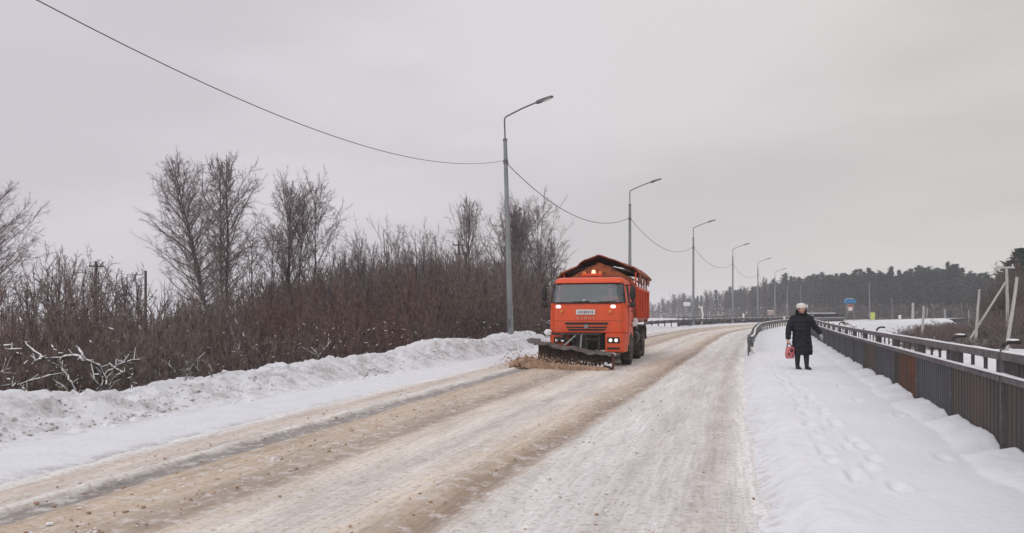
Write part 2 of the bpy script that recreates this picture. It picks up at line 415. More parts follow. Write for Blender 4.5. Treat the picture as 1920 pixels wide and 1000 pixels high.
def glass_mat():
    m = bpy.data.materials.new('tinted_glass'); m.use_nodes = True; t = m.node_tree
    for n in list(t.nodes): t.nodes.remove(n)
    o = N(t, 'ShaderNodeOutputMaterial'); tr = N(t, 'ShaderNodeBsdfTransparent'); tr.inputs[0].default_value = (.80, .85, .87, 1)
    gl = N(t, 'ShaderNodeBsdfGlossy'); gl.inputs['Roughness'].default_value = .06; gl.inputs[0].default_value = (.82, .9, .95, 1)
    df = N(t, 'ShaderNodeBsdfDiffuse'); df.inputs[0].default_value = (.25, .29, .31, 1)
    mx = N(t, 'ShaderNodeMixShader');
    nz = N(t, 'ShaderNodeTexNoise'); nz.inputs['Scale'].default_value = 3
    mr = N(t, 'ShaderNodeMapRange'); mr.inputs[3].default_value = .08; mr.inputs[4].default_value = .36
    t.links.new(nz.outputs['Fac'], mr.inputs[0])
    mx.inputs[0].default_value = .09
    m2 = N(t, 'ShaderNodeMixShader')
    t.links.new(mr.outputs[0], m2.inputs[0]); t.links.new(tr.outputs[0], m2.inputs[1]); t.links.new(df.outputs[0], m2.inputs[2])
    t.links.new(m2.outputs[0], mx.inputs[1]); t.links.new(gl.outputs[0], mx.inputs[2])
    t.links.new(mx.outputs[0], o.inputs[0]); return m
M['glass'] = glass_mat()

def road_mat():
    m, t, b = new_mat('sanded_snowy_road'); b.inputs['Roughness'].default_value = .8; b.inputs['Specular IOR Level'].default_value = .25
    uv = N(t, 'ShaderNodeUVMap'); uv.uv_map = 'UVMap'
    sp = N(t, 'ShaderNodeSeparateXYZ'); t.links.new(uv.outputs[0], sp.inputs[0])
    def sc(u, v, scale=1, detail=4, rough=.6, dist=0):
        mm = N(t, 'ShaderNodeMapping'); mm.inputs['Scale'].default_value = (u, v, 1); t.links.new(uv.outputs[0], mm.inputs[0])
        n = N(t, 'ShaderNodeTexNoise'); n.inputs['Scale'].default_value = scale; n.inputs['Detail'].default_value = detail
        n.inputs['Roughness'].default_value = rough; n.inputs['Distortion'].default_value = dist
        t.links.new(mm.outputs[0], n.inputs['Vector']); return n
    def math_(op, a, bb, c=None):
        n = N(t, 'ShaderNodeMath', operation=op)
        for i, x in enumerate((a, bb, c)):
            if x is None: continue
            if isinstance(x, (int, float)): n.inputs[i].default_value = x
            else: t.links.new(x, n.inputs[i])
        return n.outputs[0]
    n1 = sc(5, .14, 1, 3); n2 = sc(26, .5, 1, 4)
    d1 = math_('MULTIPLY_ADD', n1.outputs['Fac'], .035, -.0175)
    n3 = sc(60, 1.3, 1, 4, .7)
    d2 = math_('MULTIPLY_ADD', n3.outputs['Fac'], .030, -.015)
    u = math_('ADD', math_('ADD', sp.outputs['X'], d1), d2)
    cr = N(t, 'ShaderNodeValToRGB'); el = cr.color_ramp.elements
    k = 1.26
    stops = [(0, (222, 220, 224)), (.018, (212, 204, 200)), (.04, (196, 178, 166)), (.075, (202, 188, 178)), (.108, (206, 192, 182)), (.122, (222, 214, 208)),
             (.131, (196, 186, 178)), (.137, (140, 133, 130)), (.172, (143, 135, 130)), (.183, (178, 158, 140)), (.23, (190, 169, 150)), (.28, (186, 167, 150)),
             (.315, (166, 148, 134)), (.35, (162, 144, 130)), (.38, (204, 188, 174)), (.43, (214, 202, 192)), (.48, (196, 186, 178)),
             (.52, (208, 197, 188)), (.575, (202, 184, 168)), (.608, (186, 166, 149)), (.632, (160, 139, 123)), (.650, (148, 129, 115)), (.672, (180, 166, 154)), (.70, (212, 205, 200)),
             (.78, (211, 203, 201)), (.84, (199, 190, 185)), (.89, (207, 199, 196)), (.935, (191, 180, 173)), (.965, (200, 191, 186)), (1.0, (226, 226, 230))]
    stops = [(a, (c[0] * .985, c[1] * 1.015 + 1, c[2] * 1.025 + 2)) for a, c in stops[:31]]
    el[0].position = 0; el[0].color = (*lin(*stops[0][1], k), 1)
    el[1].position = 1; el[1].color = (*lin(*stops[-1][1], k), 1)
    for p, c in stops[1:-1]:
        e = el.new(p); e.color = (*lin(*c, k), 1)
    t.links.new(u, cr.inputs[0])
    # lengthwise streaks
    mr = N(t, 'ShaderNodeMapRange'); mr.inputs[1].default_value = .32; mr.inputs[2].default_value = .68; mr.inputs[3].default_value = .82; mr.inputs[4].default_value = 1.12
    t.links.new(n2.outputs['Fac'], mr.inputs[0])
    v1 = N(t, 'ShaderNodeVectorMath', operation='SCALE'); t.links.new(cr.outputs[0], v1.inputs[0]); t.links.new(mr.outputs[0], v1.inputs['Scale'])
    nf = sc(150, .9, 1, 3, .7)
    mrf = N(t, 'ShaderNodeMapRange'); mrf.inputs[1].default_value = .35; mrf.inputs[2].default_value = .65; mrf.inputs[3].default_value = .86; mrf.inputs[4].default_value = 1.09
    t.links.new(nf.outputs['Fac'], mrf.inputs[0])
    v1b = N(t, 'ShaderNodeVectorMath', operation='SCALE'); t.links.new(v1.outputs[0], v1b.inputs[0]); t.links.new(mrf.outputs[0], v1b.inputs['Scale'])
    # granular sand and crushed snow
    tcn = N(t, 'ShaderNodeTexCoord')
    g1 = N(t, 'ShaderNodeTexNoise'); g1.inputs['Scale'].default_value = 16; g1.inputs['Detail'].default_value = 8; g1.inputs['Roughness'].default_value = .78
    t.links.new(tcn.outputs['Object'], g1.inputs['Vector'])
    mg = N(t, 'ShaderNodeMapRange'); mg.inputs[1].default_value = .50; mg.inputs[2].default_value = .62; mg.inputs[3].default_value = 0; mg.inputs[4].default_value = .6
    t.links.new(g1.outputs['Fac'], mg.inputs[0])
    mx = N(t, 'ShaderNodeMix', data_type='RGBA'); t.links.new(mg.outputs[0], mx.inputs['Factor']); t.links.new(v1b.outputs[0], mx.inputs['A'])
    mx.inputs['B'].default_value = (*lin(160, 134, 114), 1)
    g2 = N(t, 'ShaderNodeTexNoise'); g2.inputs['Scale'].default_value = 5; g2.inputs['Detail'].default_value = 9; g2.inputs['Roughness'].default_value = .75
    mo = N(t, 'ShaderNodeMapping'); mo.inputs['Location'].default_value = (31, 7, 3); t.links.new(tcn.outputs['Object'], mo.inputs[0]); t.links.new(mo.outputs[0], g2.inputs['Vector'])
    mg2 = N(t, 'ShaderNodeMapRange'); mg2.inputs[1].default_value = .51; mg2.inputs[2].default_value = .62; mg2.inputs[3].default_value = 0; mg2.inputs[4].default_value = .7
    t.links.new(g2.outputs['Fac'], mg2.inputs[0])
    mx2 = N(t, 'ShaderNodeMix', data_type='RGBA'); t.links.new(mg2.outputs[0], mx2.inputs['Factor']); t.links.new(mx.outputs['Result'], mx2.inputs['A'])
    mx2.inputs['B'].default_value = (*lin(226, 222, 222, 1.0), 1)
    t.links.new(mx2.outputs['Result'], b.inputs['Base Color'])
    bp = N(t, 'ShaderNodeBump'); bp.inputs['Strength'].default_value = .4; bp.inputs['Distance'].default_value = .02
    ad = math_('ADD', g1.outputs['Fac'], math_('MULTIPLY', n3.outputs['Fac'], .8))
    t.links.new(ad, bp.inputs['Height']); t.links.new(bp.outputs[0], b.inputs['Normal'])
    return m
M['road'] = road_mat()

def bank_mat():
    """ploughed snow: clean on top, dirty grit patches on the face thrown from the road"""
    m, t, b = new_mat('ploughed_snow'); b.inputs['Roughness'].default_value = .8; b.inputs['Specular IOR Level'].default_value = .2
    uv = N(t, 'ShaderNodeUVMap'); uv.uv_map = 'UVMap'; sp = N(t, 'ShaderNodeSeparateXYZ'); t.links.new(uv.outputs[0], sp.inputs[0])
    tcn = N(t, 'ShaderNodeTexCoord')
    n1 = N(t, 'ShaderNodeTexNoise'); n1.inputs['Scale'].default_value = 2.0; n1.inputs['Detail'].default_value = 9; n1.inputs['Roughness'].default_value = .82
    t.links.new(tcn.outputs['Object'], n1.inputs['Vector'])
    cr = N(t, 'ShaderNodeValToRGB'); e = cr.color_ramp.elements       # where dirt can sit, by distance from the road edge
    e[0].position = 0; e[0].color = (.75, .75, .75, 1); e[1].position = 1; e[1].color = (0, 0, 0, 1)
    for p, v in ((.05, .12), (.30, .10), (.40, .55), (.50, .75), (.60, .62), (.72, .22), (.8, .05)):
        x = e.new(p); x.color = (v, v, v, 1)
    t.links.new(sp.outputs['X'], cr.inputs[0])
    mr = N(t, 'ShaderNodeMapRange'); mr.inputs[1].default_value = .45; mr.inputs[2].default_value = .60; t.links.new(n1.outputs['Fac'], mr.inputs[0])
    mu = N(t, 'ShaderNodeMath', operation='MULTIPLY'); t.links.new(mr.outputs[0], mu.inputs[0]); t.links.new(cr.outputs[0], mu.inputs[1])
    mx = N(t, 'ShaderNodeMix', data_type='RGBA'); mx.inputs['A'].default_value = (.79, .815, .865, 1); mx.inputs['B'].default_value = (.36, .325, .31, 1)
    t.links.new(mu.outputs[0], mx.inputs['Factor']); t.links.new(mx.outputs['Result'], b.inputs['Base Color'])
    n2 = N(t, 'ShaderNodeTexNoise'); n2.inputs['Scale'].default_value = 14; n2.inputs['Detail'].default_value = 6; t.links.new(tcn.outputs['Object'], n2.inputs['Vector'])
    bp = N(t, 'ShaderNodeBump'); bp.inputs['Strength'].default_value = .6; bp.inputs['Distance'].default_value = .04
    t.links.new(n2.outputs['Fac'], bp.inputs['Height']); t.links.new(bp.outputs[0], b.inputs['Normal'])
    return m
M['bank'] = bank_mat()

def walk_mat():
    m, t, b = new_mat('trodden_snow'); b.inputs['Roughness'].default_value = .8; b.inputs['Specular IOR Level'].default_value = .2
    uv = N(t, 'ShaderNodeUVMap'); uv.uv_map = 'UVMap'; sp = N(t, 'ShaderNodeSeparateXYZ'); t.links.new(uv.outputs[0], sp.inputs[0])
    tcn = N(t, 'ShaderNodeTexCoord')
    n1 = N(t, 'ShaderNodeTexNoise'); n1.inputs['Scale'].default_value = 6; n1.inputs['Detail'].default_value = 9; n1.inputs['Roughness'].default_value = .76
    t.links.new(tcn.outputs['Object'], n1.inputs['Vector'])
    cr = N(t, 'ShaderNodeValToRGB'); e = cr.color_ramp.elements
    e[0].position = 0; e[0].color = (.9, .9, .9, 1); e[1].position = 1; e[1].color = (0, 0, 0, 1)
    for p, v in ((.05, .5), (.12, .2), (.22, .05)):
        x = e.new(p); x.color = (v, v, v, 1)
    t.links.new(sp.outputs['X'], cr.inputs[0])
    mr = N(t, 'ShaderNodeMapRange'); mr.inputs[1].default_value = .47; mr.inputs[2].default_value = .62; t.links.new(n1.outputs['Fac'], mr.inputs[0])
    mu = N(t, 'ShaderNodeMath', operation='MULTIPLY'); t.links.new(mr.outputs[0], mu.inputs[0]); t.links.new(cr.outputs[0], mu.inputs[1])
    mx = N(t, 'ShaderNodeMix', data_type='RGBA'); mx.inputs['B'].default_value = (.50, .44, .40, 1)
    n3 = N(t, 'ShaderNodeTexNoise'); n3.inputs['Scale'].default_value = .8; n3.inputs['Detail'].default_value = 5; t.links.new(tcn.outputs['Object'], n3.inputs['Vector'])
    c3 = N(t, 'ShaderNodeValToRGB'); q = c3.color_ramp.elements; q[0].position = .35; q[0].color = (.765, .80, .85, 1); q[1].position = .65; q[1].color = (.82, .845, .885, 1)
    t.links.new(n3.outputs['Fac'], c3.inputs[0]); t.links.new(c3.outputs[0], mx.inputs['A'])
    t.links.new(mu.outputs[0], mx.inputs['Factor']); t.links.new(mx.outputs['Result'], b.inputs['Base Color'])
    n2 = N(t, 'ShaderNodeTexNoise'); n2.inputs['Scale'].default_value = 11; n2.inputs['Detail'].default_value = 7; t.links.new(tcn.outputs['Object'], n2.inputs['Vector'])
    bp = N(t, 'ShaderNodeBump'); bp.inputs['Strength'].default_value = .45; bp.inputs['Distance'].default_value = .03
    t.links.new(n2.outputs['Fac'], bp.inputs['Height']); t.links.new(bp.outputs[0], b.inputs['Normal'])
    return m
M['walk'] = walk_mat()

# ------------------------------------------------------------------ plan of the place (X as a function of distance Y)
def smooth_table(pts, y0=-6, y1=320, step=.5, rad=4.0):
    ys = np.arange(y0 - 30, y1 + 30, step)
    p = np.array(pts, float); s0 = (p[1, 1] - p[0, 1]) / (p[1, 0] - p[0, 0]); s1 = (p[-1, 1] - p[-2, 1]) / (p[-1, 0] - p[-2, 0])
    xs = np.interp(ys, p[:, 0], p[:, 1])
    xs = np.where(ys < p[0, 0], p[0, 1] + s0 * (ys - p[0, 0]), xs); xs = np.where(ys > p[-1, 0], p[-1, 1] + s1 * (ys - p[-1, 0]), xs)
    k = np.exp(-.5 * (np.arange(-24, 25) * step / rad) ** 2); k /= k.sum()
    sm = np.convolve(xs, k, mode='same')
    return lambda y: np.interp(y, ys[30:-30], sm[30:-30])
Lx = smooth_table([(-6, -7.1), (6.6, -4.59), (8.32, -4.2), (10.9, -3.6), (17, -2.0), (24.4, 0), (35, 3.6), (51.8, 9.7), (63.5, 15), (77, 22), (86, 27.5), (99, 36), (120, 51), (150, 74), (300, 190)], rad=2.5)
Rx = smooth_table([(-6, -.9), (5.18, 1.68), (8.16, 2.62), (12.5, 3.92), (21.2, 6.54), (36, 11.4), (50, 16.4), (63.5, 22.6), (77, 29.8), (90, 38), (120, 59), (150, 82), (300, 198)], rad=2.5)
Fx = smooth_table([(-6, .28), (7.33, 4.87), (22, 9.93), (36, 14.8), (50, 19.7), (63.5, 25.8), (77, 33.2), (90, 41.6), (120, 63), (150, 86), (300, 202)], rad=2.0)
Z0 = smooth_table([(-6, 0), (24, 0), (36, .1), (51.8, .25), (63.5, .33), (77, .38), (99, .45), (300, .45)], rad=5)
def lane_warp(t, y):
    """keeps the brown centre line at lane .64 although it drifts across the road"""
    c = np.interp(y, [5, 9.5, 16.7, 28.7, 60, 110], [.622, .664, .715, .75, .70, .62])
    return np.where(t < c, t / c * .64, .64 + (t - c) / (1 - c) * .36)
def ysamp(a, b, h0, grow, hmax):
    y = [a]; h = h0
    while y[-1] < b: y.append(y[-1] + h); h = min(h * grow, hmax)
    return np.array(y)

# road
ys = ysamp(1.5, 290, .05, 1.004, 2.5); us = np.linspace(-.02, 1.02, 170)
T, Y = np.meshgrid(us, ys)
X = Lx(Y) + (Rx(Y) - Lx(Y)) * T
LN = lane_warp(T, Y)
z = Z0(Y) + .02 * fbm(X * 1.2, Y * .4, 3, 3)
fade = 1 / (1 + (Y / 22) ** 2)
rid = lambda c, w, h: h * np.exp(-((LN + .012 * fbm(X * 0 + 5.0, Y * .5, 3, 9) - c) / w) ** 2)
z += rid(.122, .010, .035) - .02 * sstep(.128, .138, LN) * (1 - sstep(.172, .185, LN)) + rid(.205, .02, .018) * (.6 + fbm(X * 5, Y * 5, 3, 1))
z += rid(.60, .016, .022) + rid(.69, .015, .022) - rid(.645, .02, .018) - rid(.33, .03, .010)
z += fade * (.030 * fbm(X * 9, Y * 5, 4, 21) * (.5 + np.clip(fbm(X * .7, Y * .25, 2, 4) + .5, 0, 1)) + .012 * fbm(LN * 160, Y * .7, 3, 8))
ext = np.cumsum(np.r_[0, np.diff(ys)])[:, None] + 0 * T
me = grid_mesh('road', X, Y, z, M['road'], uv=(LN, ext))
struct('road', me)

# left verge and ploughed bank
ridge_px = [(-400, 752), (0, 741), (60, 731), (130, 730), (190, 737), (250, 729), (330, 716), (400, 706), (450, 697), (560, 680), (660, 666), (720, 662), (760, 655), (800, 640), (840, 634), (905, 636), (930, 633), (950, 624), (985, 620), (1010, 628), (1060, 642), (1150, 640), (1210, 622), (1250, 607)]
ya = ysamp(1.5, 150, .08, 1.004, 1.6)
RO = np.interp(ya, [0, 12, 24, 34, 60, 150], [2.9, 2.7, 2.5, 2.6, 1.5, 1.5])
rxp = CX + F * (Lx(ya) - 1.04 * RO) / ya
rz = CH - (np.interp(rxp, [p[0] for p in ridge_px], [p[1] for p in ridge_px]) - HY) * ya / F
rz = np.where(ya < 7, np.interp(ya, [1, 7], [.42, .5]), rz)
rz = rz - Z0(ya); rz = np.where(ya > 50, np.interp(ya, [50, 58, 64, 150], [.5, .35, .12, .08]), rz); rz = np.clip(rz, .06, .95)
k = np.exp(-.5 * (np.arange(-4, 5) / 2.0) ** 2); k /= k.sum(); rz = np.convolve(np.pad(rz, 4, mode='edge'), k, mode='valid')
aa = np.concatenate([np.linspace(-.04, 3.8, 84), np.linspace(3.95, 9, 16)])
A, Y = np.meshgrid(aa, ya); H = rz[:, None] + 0 * A; RW = RO[:, None] + 0 * A
X = Lx(Y) - 1.04 * A
q = fbm(X * .9, Y * .55, 3, 31)
up = sstep(RW - 1.25 + .5 * q, RW - .12, A)
face = H * np.power(up, .8)
down = sstep(RW + .35, RW + 2.6, A)
zb = .03 * sstep(0, .5, A) + face
zb = zb * (1 - down) + (-1.1) * down
fd = 1 / (1 + (Y / 40) ** 2)
lum = sstep(.05, .6, up) * (1 - down)
rdg = 1 - 2 * np.abs(fbm(X * 3.0, Y * 2.4, 4, 144))
rd2 = 1 - 2 * np.abs(fbm(X * 8.5, Y * 7.0, 3, 145))
z = Z0(Y) + zb + lum * (.16 * fbm(X * 2.0, Y * 1.3, 3, 44) + .24 * (rdg - .75) + .17 * (rd2 - .75) * fd + .11 * fbm(X * 14, Y * 12, 2, 45) * fd) + .02 * fbm(X * 2, Y * 2, 3, 46) * (A > .2) - .012 * (A < .05)
tgt = Z0(ya) + rz; mxz = np.convolve(np.pad(z.max(1), 4, mode='edge'), k, mode='valid')
z = z + ((tgt - mxz)[:, None]) * up * (1 - down)
struct('snow_bank', grid_mesh('snow_bank', X, Y, z, M['bank'], flip=True, uv=(A / 4.0 + (2.7 - RW) / 4, Y)))

# right pavement under snow, its heaps against the fence and the slope behind it
yc = ysamp(1.5, 160, .06, 1.005, 1.6)
cn = np.concatenate([np.linspace(-.01, 1, 110), 1 + np.array([.03, .08, .15, .25, .4, .6, .85, 1.15, 1.5, 1.9, 2.4])])
Cn, Y = np.meshgrid(cn, yc)
W = Fx(Y) - Rx(Y)
X = Rx(Y) + W * Cn
c = W * Cn                                  # metres from the road edge (across)
bay = (np.sqrt(1 + .345 ** 2) * 0 + (Y - 7.33) / 2.1)
inb = np.abs(bay - np.round(bay)) * 2       # 0 at a post, 1 mid bay
df = W - c
heap = np.clip(1 - df / (.42 + .25 * fbm(X * .5, Y * 1.6, 3, 71)), 0, 1)
hz = (.0 + .08 * fbm(X * .3, Y * .9, 3, 5) + .11 * np.clip(inb * 3, 0, 1) + .06 * fbm(X * 4, Y * 4, 3, 6)) * np.clip(heap, 0, 1) ** .6
kerb = sstep(.0 + .10 * fbm(X * 2, Y * 2, 3, 12), .50 + .4 * fbm(X * 1.7, Y * 2.3, 3, 13), c)
z = Z0(Y) - .006 + .165 * kerb + hz * (df > -.001)
z += .035 * np.exp(-((c - .55) / .28) ** 2) * (.5 + fbm(X * 2.5, Y * 3.1, 4, 14)) + .03 * sstep(0, .15, c) * (1 - sstep(.6, 1.0, c)) * fbm(X * 9, Y * 8, 3, 214)
z += kerb * (.010 * fbm(X * 1.2, Y * .9, 3, 15) + .010 * fbm(X * 7, Y * 6, 3, 16))
# footprints
rng = random.Random(5)
trails = []
yy = 6.0
while yy < 34:
    for lat, sd in ((.80, .07), (1.05, .07), (1.9, .15)):
        if lat > 1.2 and rng.random() < .8: continue
        if rng.random() < .25: continue
        trails.append((yy + rng.uniform(-.2, .2), float(Rx(yy)) + (lat + rng.uniform(-sd, sd)) * 1.0, rng.uniform(.018, .035), rng.uniform(-.3, .3)))
    yy += .36
for fy, fx, dp, an in trails:
    j = (np.abs(Y - fy) < .5) & (np.abs(X - fx) < .5)
    dx = X[j] - fx - .3 * (Y[j] - fy); dy = Y[j] - fy
    z[j] -= dp * np.exp(-(dx / .055) ** 4 - (dy / .15) ** 4) - .3 * dp * np.exp(-((np.hypot(dx / .11, dy / .2) - 1) / .25) ** 2)
beyond = c - W
z = np.where(beyond > 0, (Z0(Y) + .12 + hz * 0) * (1 - sstep(.15, 4.2, beyond)) - 1.25 * sstep(.15, 4.2, beyond) + .05 * fbm(X, Y, 3, 19), z)
struct('pavement', grid_mesh('pavement', X, Y, z, M['walk'], uv=(Cn * 1.0, Y)))
def walk_z(y): return float(Z0(y)) + .165

# ground to the horizon
gx = np.concatenate([-np.geomspace(3000, 62, 26), np.arange(-60, 110, 1.25), np.geomspace(112, 3000, 26)])
gy = np.concatenate([[-60, -30, -10], np.arange(0, 130, 1.25), np.geomspace(132, 5000, 40)])
GX, GY = np.meshgrid(gx, gy)
def ground_h(x, y):
    x = np.asarray(x, float); y = np.asarray(y, float)
    right = sstep(0, 6, x - Fx(y))
    base = -.75 - .3 * right + .25 * fbm(x * .12, y * .12, 3, 50) * 1.0 + .08 * fbm(x * .6, y * .6, 3, 51)
    base = base + 1.75 * np.exp(-((x - 29.8 - .36 * (y - 70)) / 3.9) ** 2 - ((y - 70) / 17) ** 2)           # snow heap beyond the fence
    base = base + .55 * np.exp(-((x - 30.5) / 4) ** 2 - ((y - 43) / 6) ** 2)
    onroad = (x > Lx(y) - 7) & (x < Fx(y) + 2.5)
    return np.where(onroad & (y < 160), np.minimum(base, -.9 if False else base - .0), base)
GZ = ground_h(GX, GY)
under = sstep(-9, -5, GX - Lx(GY)) * (1 - sstep(1.0, 3.0, GX - Fx(GY))) * (GY < 250)
GZ = GZ * (1 - under) + (-1.4) * under
struct('ground', grid_mesh('ground', GX, GY, GZ, M['field']))
def gz(x, y): return float(ground_h(x, y))

# loose crushed snow and sand on the road
rng = random.Random(11)
mbw = MB(); mbb = MB()
def chunk(mb, x, y, z, s):
    mb.ball((x, y, z), (s * rng.uniform(.7, 1.4), s * rng.uniform(.7, 1.4), s * rng.uniform(.35, .7)), 5, 3, .3, rng)
for i in range(2200):
    y = 4.5 + 26 * rng.random() ** 1.7
    ln, sp_ = rng.choice([(.24, .05), (.24, .05), (.60, .03), (.69, .03), (.32, .03), (.84, .12), (.1, .03)])
    t = rng.gauss(ln, sp_) * 1.0
    cc = float(np.interp(y, [5, 9.5, 16.7, 28.7, 60], [.622, .664, .715, .75, .7])); t = t / .64 * cc if t < .64 else cc + (t - .64) / .36 * (1 - cc)
    if not 0 < t < 1: continue
    x = float(Lx(y) + (Rx(y) - Lx(y)) * t); s = rng.choice([.005, .007, .009, .012, .018]) * rng.uniform(.6, 1.2)
    chunk(mbw if rng.random() < .35 else mbb, x, y, float(Z0(y)) + .008, s)
for (px, py, s) in [(512, 862, .045), (522, 866, .03), (500, 860, .03), (150, 955, .03), (215, 940, .035), (92, 985, .04), (345, 900, .03), (310, 922, .03), (415, 885, .03), (605, 848, .02)]:
    D = CH * F / (py - HY); p = P(px, py, D); chunk(mbw, p.x, p.y, .010, s * .65)
for (px, py, s) in [(525, 933, .03), (358, 938, .025), (268, 953, .03), (902, 688, .05), (915, 672, .05), (715, 868, .018)]:
    D = CH * F / (py - HY); p = P(px, py, D); chunk(mbb, p.x, p.y, .010, s * .6)
struct('snow_crumbs', mbw.mesh('snow_crumbs', M['snowcap']), 'stuff')
struct('sand_crumbs', mbb.mesh('sand_crumbs', M['slush']), 'stuff')
# lumps at the foot of the bank
rng = random.Random(3); mb = MB(); mbd = MB()
for i in range(900):
    y = 5 + 38 * rng.random() ** 1.3
    ro = float(np.interp(y, ya, RO)); a = ro - rng.uniform(.55, 1.45)
    x = float(Lx(y)) - 1.04 * a
    zz = float(Z0(y)) + .02 + max(0, (a - ro + 1.0)) * float(np.interp(y, ya, rz)) * .55
    s = rng.choice([.02, .025, .03, .05, .08]) * rng.uniform(.6, 1.2)
    (mb if rng.random() < .93 or s > .03 else mbd).ball((x, y, zz), (s, s * rng.uniform(.8, 1.4), s * .7), 6, 4, .3, rng)
mbg = MB()
for i in range(1500):
    y = 5 + 32 * rng.random() ** 1.4; ro = float(np.interp(y, ya, RO)); a = ro - abs(rng.gauss(0, .12)) - (.98 if rng.random() < .5 else rng.uniform(.2, 1.0))
    x = float(Lx(y)) - 1.04 * a; up_ = min(1, max(0, (a - ro + 1.12) / 1.0)) ** .8; zz = float(Z0(y)) + .02 + up_ * float(np.interp(y, ya, rz)) * .92
    s = rng.choice([.009, .013, .019]) * rng.uniform(.6, 1.2) * (1 + y / 60)
    mbg.ball((x, y, zz), (s * rng.uniform(.8, 1.6), s * rng.uniform(.8, 1.6), s * .8), 5, 3, .35, rng)
M['grit'] = mk('frozen_grit', (.30, .28, .27), (.52, .49, .47), rough=.95, scale=6)
struct('bank_grit', mbg.mesh('bank_grit', M['grit']), 'stuff')
struct('bank_snow_lumps', mb.mesh('bank_snow_lumps', M['snow']), 'stuff')
struct('bank_dirt_lumps', mbd.mesh('bank_dirt_lumps', M['slush']), 'stuff')

# ================================================================== roadside steel
def sweep(pts, prof):
    """closed profile [(side, up)] along pts; side points to the right of travel"""
    mb = MB(); rings = []
    for i, p in enumerate(pts):
        a = Vector(pts[max(i - 1, 0)]); b = Vector(pts[min(i + 1, len(pts) - 1)])
        d = (b - a); d.z = 0; d.normalize(); s = Vector((d.y, -d.x, 0))
        rings.append([Vector(p) + s * u + Vector((0, 0, w)) for u, w in prof])
    return mb.loft(rings)

# ---- pavement fence
NB = 27
fy = lambda k: 7.33 + 2.1 * k
def fpt(k): y = fy(k); return Vector((float(Fx(y)), y, float(Z0(y))))
froot = thing('pavement_fence', 'long rusty steel fence with corrugated sheets along the snowy pavement', 'fence', fpt(0))
O = froot.location.copy()
pm = MB(); pm.box((0, 0, .58), (.038, .038, 1.22)); pm.box((.026, 0, .56), (.012, .05, 1.16))
post_me = pm.mesh('post', M['fence_post'], bevel=.004)
hk = MB(); hk.path([(0, 0, 1.18), (0, -.02, 1.225), (0, -.07, 1.25), (.02, -.16, 1.245)], .020, 6); hook_me = hk.mesh('hook', M['fence_bar'])
hs = MB(); hs.ball((.0, -.09, 1.268), (.022, .06, .012), 8, 4); hooksnow_me = hs.mesh('snow', M['snowcap'])
bar_me = MB().box((0, 0, 0), (.13, .008, .15)).mesh('bar', M['fence_bar'])
blk_me = MB().box((0, 0, 0), (.44, .010, .15)).mesh('infill_plate', M['fence_bar'])
rs = random.Random(8)
def corr(length, z0, z1, mat, name='sheet'):
    """box-profile sheet along x, 3 mm thick"""
    pitch = .13; n = max(2, int(length / pitch)); pitch = length / n
    xs = []
    for i in range(n):
        b = i * pitch
        xs += [(b, 0), (b + pitch * .38, 0), (b + pitch * .5, .009), (b + pitch * .88, .009)]
    xs.append((length, 0))
    poly = [(x, y) for x, y in xs] + [(x, y + .003) for x, y in reversed(xs)]
    vs = []; fs = []
    for z in (z0, z1):
        for x, y in xs: vs.append((x, y, z))
    m = len(xs)
    for z in (z0, z1):
        for x, y in xs: vs.append((x, y + .003, z))
    for i in range(m - 1):
        fs.append((i, i + 1, m + i + 1, m + i)); fs.append((2 * m + i, 3 * m + i, 3 * m + i + 1, 2 * m + i + 1))
        fs.append((m + i, m + i + 1, 3 * m + i + 1, 3 * m + i)); fs.append((i, 2 * m + i, 2 * m + i + 1, i + 1))
    mb = MB(); mb.add(vs, fs); return mb.mesh(name, mat, smooth=False)
sheet_cache = {}
